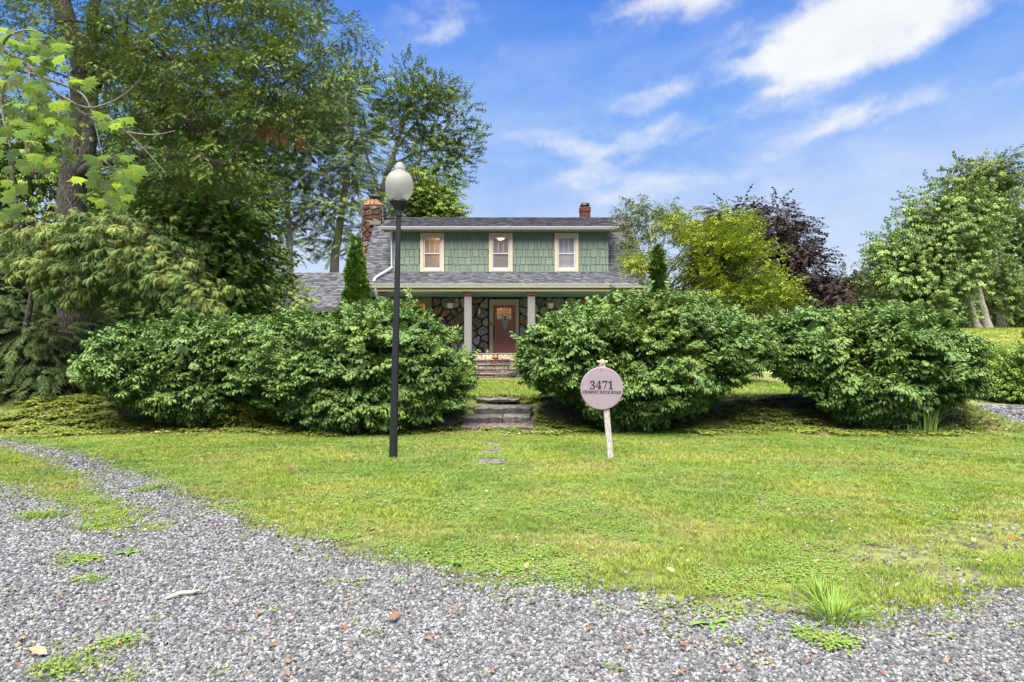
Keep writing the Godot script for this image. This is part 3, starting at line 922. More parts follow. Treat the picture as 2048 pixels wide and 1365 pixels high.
	wr.quad(Vector3(-10.15, 3.28, -29.45), Vector3(-10.15, 3.42, -29.45), Vector3(-10.15, 5.25, -32.0), Vector3(-10.15, 5.1, -32.0))
	wr.box(Vector3(-8.07, 3.34, -29.42), Vector3(4.16, 0.16, 0.05))
	var wro := build(wr, "wing_roof", M.flashing, H)
	var ws := MB.new()
	shingle_field(ws, Vector3(-10.17, 3.425, -29.42), Vector3(-6.02, 3.425, -29.42), Vector3(-6.02, 5.26, -32.0), Vector3(-10.17, 5.26, -32.0), 0.125)
	tag(build(ws, "roof_shingles", M.asphalt_shingle, wro), "", "", "", "stuff")

func room_light(at: Vector3, e: float, parent: Node) -> void:
	var l := OmniLight3D.new()
	l.name = "lamp_light"
	l.light_energy = e
	l.light_color = Color(1.0, 0.78, 0.5)
	l.omni_range = 8.0
	l.omni_attenuation = 2.0
	l.light_size = 0.12
	l.shadow_enabled = true
	parent.add_child(l, true)
	l.position = at - origin_of(parent)

func front_door(H: Node3D) -> void:
	var z := -28.60
	var cx := -0.325
	var D := Node3D.new()
	D.name = "front_door"
	H.add_child(D, true)
	D.position = Vector3(cx, 1.47, z) - H.position
	var tr := MB.new()
	for s in [-1, 1]: tr.cbox(Vector3(cx + s * 0.545, 2.60, z + 0.045), Vector3(0.145, 2.26, 0.13), 0.01)
	tr.cbox(Vector3(cx, 3.61, z + 0.046), Vector3(0.94, 0.23, 0.128), 0.01)
	build(tr, "door_frame", M.cream, D)
	# leaf: planks with grooves round the glazed opening
	for k in 5:
		var w := 0.97 / 5
		var x := cx - 0.485 + w * (k + 0.5)
		var pk := MB.new()
		if k == 0 or k == 4:
			pk.cbox(Vector3(x, 2.50, z - 0.05), Vector3(w - 0.005, 2.06, 0.05), 0.006)
		else:
			pk.cbox(Vector3(x, 2.185, z - 0.05), Vector3(w - 0.005, 1.43, 0.05), 0.006)
			pk.cbox(Vector3(x, 3.445, z - 0.05), Vector3(w - 0.005, 0.17, 0.05), 0.006)
		build(pk, "plank", M.door_red, D)
	var gl := MB.new()
	gl.quad(Vector3(cx - 0.28, 2.90, z - 0.03), Vector3(cx + 0.28, 2.90, z - 0.03), Vector3(cx + 0.28, 3.36, z - 0.03), Vector3(cx - 0.28, 3.36, z - 0.03))
	build(gl, "pane", M.glass, D)
	var bk := MB.new()   # inner skin of the leaf, closing its grooves
	for s in [-1, 1]: bk.box(Vector3(cx + s * 0.395, 2.5, z - 0.085), Vector3(0.2, 2.06, 0.016))
	bk.box(Vector3(cx, 2.185, z - 0.085), Vector3(0.59, 1.43, 0.016))
	bk.box(Vector3(cx, 3.445, z - 0.085), Vector3(0.59, 0.17, 0.016))
	build(bk, "inner_skin", M.door_red, D)
	for x in [cx - 0.155, cx + 0.155]:
		var cd := MB.new()
		cd.box(Vector3(x, 2.995, z - 0.008), Vector3(0.235, 0.165, 0.006))
		build(cd, "white_card", M.plastic_white, D)
	var mu := MB.new()
	for k in 4: mu.box(Vector3(cx - 0.168 + k * 0.112, 3.22, z - 0.022), Vector3(0.014, 0.27, 0.02))
	mu.box(Vector3(cx, 3.085, z - 0.021), Vector3(0.55, 0.018, 0.02))
	build(mu, "muntin", M.dark_trim, D)
	var hd := MB.new()
	hd.cbox(Vector3(cx - 0.43, 2.56, z + 0.012), Vector3(0.055, 0.13, 0.03), 0.01)
	hd.cbox(Vector3(cx - 0.43, 2.28, z + 0.01), Vector3(0.045, 0.36, 0.02), 0.008)
	hd.tube([Vector3(cx - 0.43, 2.44, z + 0.02), Vector3(cx - 0.43, 2.41, z + 0.07), Vector3(cx - 0.43, 2.22, z + 0.075), Vector3(cx - 0.43, 2.13, z + 0.02)], [0.014, 0.014, 0.014, 0.014], 6)
	build(hd, "handle", M.black_metal, D)
	var bl := MB.new()
	bl.cbox(Vector3(cx - 0.545, 2.70, z + 0.125), Vector3(0.05, 0.14, 0.03), 0.008)
	build(bl, "doorbell", M.dark_trim, D)
	room_light(Vector3(cx - 0.1, 3.3, z - 0.9), 0.8, D)
	# ornament hung on the door: grey woven rounds under a dark bow
	var W := thing("door_wreath", Vector3(cx + 0.03, 2.50, z + 0.03), "grey ornament of woven rounds hanging on the red door", "wreath")
	for c in [[-0.10, 2.86, 0.075], [0.12, 2.80, 0.07], [0.02, 2.72, 0.12], [0.025, 2.555, 0.095]]:
		var o := MB.new()
		var b := Basis(Vector3.RIGHT, PI / 2)
		o.lathe(Vector3(cx + c[0], c[1], z + 0.025), [Vector2(0.01, 0.035), Vector2(c[2] * 0.55, 0.03), Vector2(c[2] * 0.9, 0.018), Vector2(c[2], 0.0), Vector2(c[2] * 0.9, -0.012)], 14, b)
		build(o, "woven_round", M.wood_grey, W)
	var bow := MB.new()
	bow.cbox(Vector3(cx + 0.03, 2.95, z + 0.03), Vector3(0.07, 0.16, 0.05), 0.02, Basis(Vector3(0, 0, 1), 0.2))
	bow.cbox(Vector3(cx - 0.02, 3.0, z + 0.03), Vector3(0.12, 0.05, 0.05), 0.02, Basis(Vector3(0, 0, 1), -0.5))
	bow.cbox(Vector3(cx + 0.07, 3.0, z + 0.03), Vector3(0.11, 0.05, 0.05), 0.02, Basis(Vector3(0, 0, 1), 0.5))
	build(bow, "bow", M.twig, W)
	var hk := MB.new()
	hk.box(Vector3(cx + 0.02, 3.24, z + 0.014), Vector3(0.014, 0.5, 0.006))
	build(hk, "hanger", M.plastic_white, W)

func side_door(H: Node3D) -> void:
	var z := -28.60
	var cx := -4.03
	var D := Node3D.new()
	D.name = "glazed_door"
	H.add_child(D, true)
	D.position = Vector3(cx, 1.47, z) - H.position
	var tr := MB.new()
	for s in [-1, 1]: tr.cbox(Vector3(cx + s * 0.565, 2.63, z + 0.045), Vector3(0.20, 2.32, 0.13), 0.01)
	tr.cbox(Vector3(cx, 3.69, z + 0.046), Vector3(0.93, 0.2, 0.128), 0.01)
	build(tr, "door_frame", M.beam_cream, D)
	var fr := MB.new()
	for s in [-1, 1]: fr.cbox(Vector3(cx + s * 0.42, 2.53, z - 0.03), Vector3(0.09, 2.1, 0.05), 0.006)
	fr.cbox(Vector3(cx, 3.54, z - 0.03), Vector3(0.75, 0.09, 0.048), 0.006)
	fr.cbox(Vector3(cx, 1.65, z - 0.03), Vector3(0.75, 0.32, 0.048), 0.006)
	build(fr, "door_rail", M.orange_wood, D)
	var gl := MB.new()
	gl.quad(Vector3(cx - 0.375, 1.81, z - 0.03), Vector3(cx + 0.375, 1.81, z - 0.03), Vector3(cx + 0.375, 3.50, z - 0.03), Vector3(cx - 0.375, 3.50, z - 0.03))
	build(gl, "pane", M.glass, D)
	room_light(Vector3(cx + 0.1, 3.45, z - 0.8), 1.0, D)
	# lantern under the porch ceiling in front of it
	var L := thing("porch_lantern", Vector3(-3.70, 3.82, -27.6), "dark hanging porch lantern in front of the glazed side door", "lantern")
	var ch := MB.new()
	ch.tube([Vector3(-3.70, 3.82, -27.6), Vector3(-3.70, 3.66, -27.6)], [0.008, 0.008], 5)
	build(ch, "chain", M.black_metal, L)
	var cg := MB.new()
	for k in 4: cg.tube([Vector3(-3.70 + (0.07 if k & 1 else -0.07), 3.42, -27.6 + (0.07 if k & 2 else -0.07)), Vector3(-3.70 + (0.05 if k & 1 else -0.05), 3.64, -27.6 + (0.05 if k & 2 else -0.05))], [0.007, 0.007], 4)
	cg.cbox(Vector3(-3.70, 3.65, -27.6), Vector3(0.14, 0.03, 0.14), 0.01)
	cg.cbox(Vector3(-3.70, 3.42, -27.6), Vector3(0.17, 0.02, 0.17), 0.006)
	build(cg, "cage", M.black_metal, L)
	var cn := MB.new()
	for x in [-3.735, -3.665]: cn.lathe(Vector3(x, 3.43, -27.6), [Vector2(0.014, 0), Vector2(0.014, 0.10), Vector2(0.002, 0.105)], 8)
	build(cn, "candle", M.plastic_white, L)

func stone_chimney(H: Node3D) -> void:
	var x := -6.18
	var z := -30.6
	var C := Node3D.new()
	C.name = "stone_chimney"
	H.add_child(C, true)
	C.position = Vector3(x, 0.45, z) - H.position
	var w := 0.86
	var core := MB.new()
	core.box(Vector3(x, 4.15, z), Vector3(w, 7.7, w))
	core.tri(Vector3(x - w / 2, 8.0, z + w / 2), Vector3(x + w / 2, 8.0, z + w / 2), Vector3(x, 8.55, z))
	core.tri(Vector3(x + w / 2, 8.0, z + w / 2), Vector3(x + w / 2, 8.0, z - w / 2), Vector3(x, 8.55, z))
	core.tri(Vector3(x + w / 2, 8.0, z - w / 2), Vector3(x - w / 2, 8.0, z - w / 2), Vector3(x, 8.55, z))
	core.tri(Vector3(x - w / 2, 8.0, z - w / 2), Vector3(x - w / 2, 8.0, z + w / 2), Vector3(x, 8.55, z))
	build(core, "core", M.mortar, C)
	for side in 3:
		var ang: float = [0.0, PI / 2, -PI / 2][side]
		var rot := Basis(Vector3.UP, ang)
		var at := func(p: Vector2, h: float) -> Vector3: return Vector3(x, 0, z) + rot * Vector3(p.x, p.y, w / 2 + 0.001 + h)
		for c in cells(-w / 2, 5.6, w / 2, 7.98, 0.34, 0.20, 0.010):
			build(slab_of(c, at, rf(0.04, 0.075), 0.03), "stone", with_tint(M.fieldstone, stone_tint(1)), C)
		var sl := func(p: Vector2, h: float) -> Vector3: return Vector3(x, 8.0, z) + rot * Vector3(p.x * (1.0 - p.y * 0.62), p.y * 0.32 + h * 0.7, w / 2 * (1.0 - p.y * 0.62) + h * 0.8)
		for c in cells(-w / 2, 0.0, w / 2, 1.0, 0.30, 1.0, 0.012):
			build(slab_of(c, sl, 0.05, 0.02), "stone", with_tint(M.fieldstone, Color(0.24, 0.13, 0.06) * rf(0.8, 1.15)), C)
	var cap := MB.new()
	cap.cbox(Vector3(x + 0.05, 8.33, z), Vector3(0.40, 0.12, 0.40), 0.01)
	cap.cbox(Vector3(x + 0.06, 8.47, z), Vector3(0.56, 0.16, 0.56), 0.05, Basis(Vector3(0, 0, 1), -0.06))
	build(cap, "cap", M.black_metal, C)
	var fl := MB.new()
	fl.box(Vector3(x + 0.14, 7.22, z + w / 2 + 0.10), Vector3(0.5, 0.18, 0.03), Basis(Vector3.RIGHT, -0.1))
	build(fl, "flashing", M.flashing, C)

func brick_chimney(H: Node3D) -> void:
	var x := 3.30
	var z := -30.9
	var C := Node3D.new()
	C.name = "brick_chimney"
	H.add_child(C, true)
	C.position = Vector3(x, 7.0, z) - H.position
	var core := MB.new()
	core.box(Vector3(x, 7.45, z), Vector3(0.40, 1.24, 0.40))
	build(core, "core", with_tint(M.fieldstone, Color(0.3, 0.26, 0.24)), C)
	var br := MB.new()
	for r in 14:
		var s := 0.225 if r < 11 else 0.245
		var y := 7.17 + r * 0.066
		for f in 4:
			var b := Basis(Vector3.UP, f * PI / 2)
			var off := 0.11 if r % 2 else 0.0
			for q in 3:
				var x0 := maxf(-s, -s + q * 0.22 - off)
				var x1 := minf(s, -s + (q + 1) * 0.22 - off + 0.0)
				if q == 2: x1 = s
				if x1 - x0 < 0.03: continue
				var c := stone_tint(1)
				br.col = Color(0.18, 0.06, 0.042) * rf(0.6, 1.2)
				br.box(Vector3(x, y, z) + b * Vector3((x0 + x1) / 2, 0, s - 0.03), Vector3(x1 - x0 - 0.01, 0.056, 0.06), b)
	tag(build(br, "bricks", M.ledge, C), "", "", "", "stuff")
	var cap := MB.new()
	cap.box(Vector3(x, 8.10, z), Vector3(0.24, 0.12, 0.24))
	cap.lathe(Vector3(x, 8.15, z), [Vector2(0.27, 0.0), Vector2(0.29, 0.01), Vector2(0.24, 0.11), Vector2(0.0, 0.125)], 4, Basis(Vector3.UP, PI / 4))
	build(cap, "cap", M.black_metal, C)
	var fl := MB.new()
	fl.box(Vector3(x, 7.32, z), Vector3(0.5, 0.42, 0.5))
	build(fl, "flashing", M.flashing, C)

func porch_steps() -> void:
	var S := thing("porch_steps", Vector3(-0.45, 0.45, -25.2), "stacked brown ledgestone steps rising to the front porch", "steps")
	for k in 5:
		var top := 1.225 - k * 0.165
		var front := 25.66 - k * 0.30
		var fill := MB.new()
		fill.box(Vector3(-0.43, top - 0.30, -front - 0.30), Vector3(2.06, 0.52, 0.52))
		build(fill, "core", M.mortar, S)
		var y := top - 0.165
		for h in [0.058, 0.055, 0.052]:
			var x := -1.5 + rf(-0.03, 0.03)
			while x < 0.62:
				var w: float = minf(rf(0.25, 0.85), 0.66 - x)
				if 0.66 - x - w < 0.12: w = 0.66 - x
				var tread: bool = h == 0.052
				var dep := 0.42 if tread else 0.22
				var m := MB.new()
				m.cbox(Vector3(x + w / 2, y + h / 2, -front - dep / 2 + rf(0.0, 0.03) + (0.025 if tread else 0.0)), Vector3(w - 0.012, h - 0.006, dep), 0.012, Basis(Vector3(0, 0, 1), rf(-0.012, 0.012)))
				build(m, "ledge_stone", with_tint(M.ledge, stone_tint(3) * rf(0.8, 1.25)), S)
				x += w
			y += h
	# a flat dark stone left lying on one tread
	var lo := MB.new()
	lo.cbox(Vector3(0.02, 0.735, -24.62), Vector3(0.28, 0.05, 0.14), 0.02)
	tag(build(lo, "loose_stone", with_tint(M.ledge, Color(0.05, 0.045, 0.045))), "flat dark stone lying on the porch steps", "stone")

func rock(seed_: int, sz: Vector3, detail := 1) -> MB:   # an uneven boulder round the origin
	var mb := MB.new()
	var nn := FastNoiseLite.new()
	nn.seed = seed_
	nn.frequency = 0.9
	var u := 10 if detail else 7
	var r := 6 if detail else 4
	var grid := []
	for a in r + 1:
		var row := []
		for b in u:
			var th := PI * a / r
			var ph := TAU * (b + 0.5 * (a % 2)) / u
			var p := Vector3(sin(th) * cos(ph), cos(th), sin(th) * sin(ph))
			var q := Vector3(signf(p.x) * pow(absf(p.x), 0.75), signf(p.y) * pow(absf(p.y), 0.75), signf(p.z) * pow(absf(p.z), 0.75))
			row.append(q * sz * 0.5 * (1.0 + 0.32 * nn.get_noise_3dv(p * 1.7)))
		grid.append(row)
	for a in r:
		for b in u:
			var c := (b + 1) % u
			if a > 0: mb.tri(grid[a][b], grid[a][c], grid[a + 1][b])
			if a < r - 1: mb.tri(grid[a][c], grid[a + 1][c], grid[a + 1][b])
	return mb

func stone_steps() -> void:
	var S := thing("garden_steps", Vector3(-0.3, 0.0, -12.7), "four weathered grey slab steps set into the bank between bushes", "steps")
	# x0, x1, top, front, depth, height
	for s in [[-0.91, 0.39, 0.115, 12.16, 0.62, 0.135], [-0.91, -0.18, 0.245, 12.56, 0.55, 0.15], [-0.16, 0.33, 0.25, 12.58, 0.5, 0.16], [-0.71, 0.36, 0.385, 12.98, 0.55, 0.15], [-0.70, 0.14, 0.52, 13.45, 0.5, 0.075], [-1.15, -0.93, 0.20, 12.6, 0.3, 0.12]]:
		var m := MB.new()
		var w: float = s[1] - s[0]
		var nseg := 7
		var tops := []
		var fr := []
		for k in nseg + 1:
			tops.append(s[2] + rf(-0.018, 0.012))
			fr.append(s[3] + rf(-0.03, 0.03))
		for k in nseg:   # a slab with an uneven front edge
			var xa: float = s[0] + w * k / nseg
			var xb: float = s[0] + w * (k + 1) / nseg
			var ya: float = tops[k]
			var yb: float = tops[k + 1]
			var da: float = fr[k]
			var db: float = fr[k + 1]
			var lo: float = s[2] - s[5]
			m.quad(Vector3(xa, lo, -da - 0.03), Vector3(xb, lo, -db - 0.03), Vector3(xb, yb - 0.03, -db), Vector3(xa, ya - 0.03, -da))
			m.quad(Vector3(xa, ya - 0.03, -da), Vector3(xb, yb - 0.03, -db), Vector3(xb, yb, -db - 0.035), Vector3(xa, ya, -da - 0.035))
			m.quad(Vector3(xa, ya, -da - 0.035), Vector3(xb, yb, -db - 0.035), Vector3(xb, s[2] + 0.005, -s[3] - s[4]), Vector3(xa, s[2] + 0.005, -s[3] - s[4]))
		for e in [[s[0], tops[0], fr[0]], [s[1], tops[nseg], fr[nseg]]]:
			m.quad(Vector3(e[0], s[2] - s[5], -e[2]), Vector3(e[0], e[1], -e[2] - 0.02), Vector3(e[0], s[2], -s[3] - s[4]), Vector3(e[0], s[2] - s[5], -s[3] - s[4]))
		build(m, "slab", with_tint(M.ledge, Color(0.15, 0.14, 0.135) * rf(0.8, 1.25)), S)
	for r in [[1060, 806, 13.4, 0.17, "dark stone beside the top garden step"], [1056, 838, 12.7, 0.30, "mossy jagged rock at the right end of the third garden step"], [890, 855, 12.3, 0.34, "brown rock at the foot of the bank left of the garden steps"]]:
		var p := P(r[0], r[1], r[2])
		p.y = ground_y(p.x, r[2]) + r[3] * 0.12
		var m := rock(rng.randi() % 1000, Vector3(r[3] * 1.3, r[3] * 0.6, r[3]))
		var o := build(m, "rock", with_tint(M.ledge, Color(0.13, 0.115, 0.10)))
		o.position = p
		tag(o, r[4], "rock")
	var labels := ["stepping stone in the lawn nearest the garden steps", "second stepping stone from the garden steps in the lawn", "stepping stone in the lawn nearest the drive, largest of three"]
	var spots := [[985, 891, 0.30], [987, 906, 0.36], [982, 928, 0.40]]
	for k in 3:
		var g := G(spots[k][0], spots[k][1])
		var pl := PackedVector2Array()
		for q in 9: pl.append(Vector2(cos(TAU * q / 9) * spots[k][2] * rf(0.42, 0.56), sin(TAU * q / 9) * spots[k][2] * rf(0.28, 0.4)))
		var at := func(p: Vector2, h: float) -> Vector3: return Vector3(g.x + p.x, ground_y(g.x, g.y) - 0.010 + h, -g.y - p.y)
		tag(build(slab_of(pl, at, 0.05, 0.02), "stepping_stone", with_tint(M.ledge, Color(0.15, 0.135, 0.13))), labels[k], "stepping stone", "stepping stones in the lawn")

# ------------------------------------------------------------------ leaves
func leaf(mb: MB, at: Vector3, along: Vector3, up: Vector3, L: float, W: float, fold: float, bend: float) -> void:   # simple pointed leaf, 6 triangles, folded on its midrib and bent down
	var b := frame(along, up)
	var f := func(u: float, w: float) -> Vector3:
		return at + b * Vector3(u * L, -bend * u * u * L + absf(w) * fold * W, w * W)
	var m1: Vector3 = f.call(0.45, 0.0)
	var tip: Vector3 = f.call(1.0, 0.0)
	for s in [-1.0, 1.0]:
		var e1: Vector3 = f.call(0.28, 0.42 * s)
		var e2: Vector3 = f.call(0.66, 0.40 * s)
		if s > 0:
			mb.tri(at, e1, m1); mb.tri(m1, e1, e2); mb.tri(m1, e2, tip)
		else:
			mb.tri(at, m1, e1); mb.tri(m1, e2, e1); mb.tri(m1, tip, e2)
func lobed(mb: MB, at: Vector3, along: Vector3, up: Vector3, L: float, W: float, bend: float) -> void:   # oak leaf with narrow lobes
	var b := frame(along, up)
	var f := func(u: float, w: float) -> Vector3: return at + b * Vector3(u * L, -bend * u * u * L + absf(w) * 0.25 * W, w * W)
	var rib := [0.12, 0.3, 0.5, 0.72, 1.0]
	for s in [-1.0, 1.0]:
		for k in 4:
			var a: Vector3 = f.call(rib[k], 0.0)
			var c: Vector3 = f.call(rib[k + 1], 0.0)
			var t: Vector3 = f.call(rib[k] + 0.26, [0.34, 0.5, 0.42, 0.2][k] * s) if k < 3 else f.call(0.84, 0.16 * s)
			if s > 0: mb.tri(a, t, c)
			else: mb.tri(a, c, t)
func palm(mb: MB, at: Vector3, along: Vector3, up: Vector3, R: float) -> void:   # five-lobed maple leaf
	var b := frame(along, up)
	var prof := [[0.0, 1.0], [0.16, 0.62], [0.30, 0.72], [0.42, 0.55], [0.75, 0.95], [0.92, 0.58], [1.10, 0.62], [1.35, 0.52], [1.75, 0.66], [2.15, 0.36], [2.7, 0.28]]
	var ctr := at + b * Vector3(R * 0.25, 0.02 * R, 0)
	for s in [-1.0, 1.0]:
		var last := Vector3.ZERO
		for k in prof.size():
			var a: float = prof[k][0] * s
			var r: float = prof[k][1] * R
			var q := at + b * Vector3(R * 0.25 + cos(a) * r, -0.22 * r * r / R + 0.1 * absf(sin(a)) * r, sin(a) * r)
			if k > 0:
				if s > 0: mb.tri(ctr, q, last)
				else: mb.tri(ctr, last, q)
			last = q
		var stalk := at
		if s > 0: mb.tri(ctr, stalk, last)
		else: mb.tri(ctr, last, stalk)
func sprig(kind: String) -> ArrayMesh:   # a twig with its leaves, from the origin along +x, leaf faces up
	var mb := MB.new()
	var grey := func(lo: float, hi: float) -> Color:
		var v := rf(lo, hi)
		return Color(v * rf(0.94, 1.06), v, v * rf(0.9, 1.05))
	if kind == "bush":
		var L := 0.24
		mb.col = Color(0.7, 0.6, 0.5)
		mb.tube([Vector3.ZERO, Vector3(L * 0.5, 0.015, 0), Vector3(L, -0.01, 0)], [0.003, 0.0025, 0.001], 3, false)
		for k in 7:
			var u := 0.04 + 0.19 * k / 6.0
			for s in [-1.0, 1.0]:
				mb.col = grey.call(0.75, 1.15)
				var dir := Vector3(0.6 + rf(-0.4, 0.4), rf(-0.5, 0.2), s * rf(0.6, 1.1))
				leaf(mb, Vector3(u, rf(-0.01, 0.02), rf(-0.03, 0.03)), dir, Vector3.UP + rv() * 0.4, rf(0.06, 0.082), rf(0.038, 0.052), 0.3, 0.5)
		mb.col = grey.call(0.9, 1.2)
		leaf(mb, Vector3(L, 0, 0), Vector3(1, -0.1, 0), Vector3.UP, 0.06, 0.03, 0.3, 0.4)
	elif kind == "oak":
		mb.col = Color(0.6, 0.5, 0.4)
		mb.tube([Vector3.ZERO, Vector3(0.2, 0.01, 0), Vector3(0.38, -0.03, 0)], [0.005, 0.004, 0.002], 3, false)
		for k in 15:
			var u := 0.06 + 0.36 * k / 14.0
			mb.col = grey.call(0.7, 1.25)
			lobed(mb, Vector3(u, rf(-0.05, 0.03), rf(-0.09, 0.09)), Vector3(rf(-0.1, 1.0), rf(-0.8, 0.25), rf(-1, 1)), Vector3(rf(-0.4, 0.5), 1, rf(-0.5, 0.5)), rf(0.085, 0.135), rf(0.055, 0.08), 0.25)
	elif kind == "willow":   # narrow leaves hanging in tassels
		mb.col = Color(0.6, 0.5, 0.4)
		mb.tube([Vector3.ZERO, Vector3(0.18, 0.02, 0), Vector3(0.32, -0.05, 0)], [0.005, 0.004, 0.002], 3, false)
		for k in 16:
			var u := 0.08 + 0.26 * sqrt(k / 15.0)
			mb.col = grey.call(0.7, 1.25)
			lobed(mb, Vector3(u, -0.03 * u, rf(-0.03, 0.03)), Vector3(0.5 + rf(-0.3, 0.5), rf(-1.2, 0.1), rf(-0.9, 0.9)), Vector3(rf(-0.3, 0.5), 1, rf(-0.4, 0.4)), rf(0.10, 0.17), rf(0.045, 0.065), 0.3)
	elif kind == "maple":
		mb.col = Color(0.6, 0.5, 0.4)
		mb.tube([Vector3.ZERO, Vector3(0.2, 0.01, 0), Vector3(0.36, -0.02, 0)], [0.005, 0.004, 0.002], 3, false)
		for k in 9:
			var u := 0.08 + 0.3 * k / 8.0
			mb.col = grey.call(0.75, 1.2)
			palm(mb, Vector3(u, -0.02, 0) + rv() * 0.04, Vector3(0.6, rf(-0.6, 0.0), rf(-1, 1)), Vector3(rf(-0.2, 0.4), 1, rf(-0.4, 0.4)), rf(0.055, 0.08))
	elif kind == "spray":   # small leaves in a loose flat spray, for trees a good way off
		mb.col = Color(0.6, 0.5, 0.4)
		mb.tube([Vector3.ZERO, Vector3(0.25, 0.02, 0), Vector3(0.5, -0.03, 0)], [0.007, 0.005, 0.002], 3, false)
		for k in 20:
			var u := 0.08 + 0.44 * k / 19.0
			mb.col = grey.call(0.72, 1.2)
			leaf(mb, Vector3(u, rf(-0.04, 0.04), rf(-0.10, 0.10)), Vector3(rf(0.1, 1), rf(-0.55, 0.2), rf(-1, 1)), Vector3(rf(-0.3, 0.3), 1, rf(-0.3, 0.3)), rf(0.085, 0.13), rf(0.055, 0.08), 0.2, 0.3)
	elif kind == "hemlock":   # fine drooping needles
		mb.col = Color(0.6, 0.5, 0.4)
		mb.tube([Vector3.ZERO, Vector3(0.3, 0.0, 0), Vector3(0.55, -0.1, 0)], [0.006, 0.004, 0.002], 3, false)
		for k in 26:
			var u := 0.05 + 0.5 * k / 25.0
			mb.col = grey.call(0.75, 1.15)
			var s := -1.0 if k % 2 else 1.0
			leaf(mb, Vector3(u, -0.18 * u * u * 2.0, 0), Vector3(0.7, rf(-0.5, 0.0), s * rf(0.5, 1.0)), Vector3.UP + rv() * 0.2, rf(0.09, 0.15), rf(0.022, 0.034), 0.1, 0.45)
	elif kind == "thuja":   # upright fan of scale leaves
		for k in 14:
			mb.col = grey.call(0.7, 1.2)
			var a := -0.9 + 1.8 * k / 13.0
			leaf(mb, Vector3(0.02, 0, 0), Vector3(cos(a), rf(-0.1, 0.1), sin(a)), Vector3(0, 1, 0) + rv() * 0.3, rf(0.09, 0.14), rf(0.018, 0.028), 0.1, -0.1)
	elif kind == "fine":   # small leaves in a loose spray: the yellow-green shrub tree
		mb.col = Color(0.75, 0.6, 0.5)
		mb.tube([Vector3.ZERO, Vector3(0.14, 0.02, 0), Vector3(0.28, 0.0, 0)], [0.004, 0.003, 0.001], 3, false)
		for k in 22:
			var u := 0.02 + 0.30 * k / 21.0
			mb.col = grey.call(0.75, 1.2)
			leaf(mb, Vector3(u, rf(-0.04, 0.04), rf(-0.09, 0.09)), Vector3(rf(-0.2, 1), rf(-0.4, 0.4), rf(-1, 1)), Vector3.UP + rv() * 0.5, rf(0.045, 0.075), rf(0.03, 0.045), 0.2, 0.2)
	elif kind == "lump":   # a ball of foliage for woods far away
		for k in 60:
			mb.col = grey.call(0.7, 1.2)
			var p := rv()
			leaf(mb, p * 0.75, (p + rv() * 0.8).normalized() + Vector3(0, -0.2, 0), Vector3.UP + rv() * 0.6, rf(0.3, 0.5), rf(0.2, 0.3), 0.2, 0.2)
	return mb.mesh()

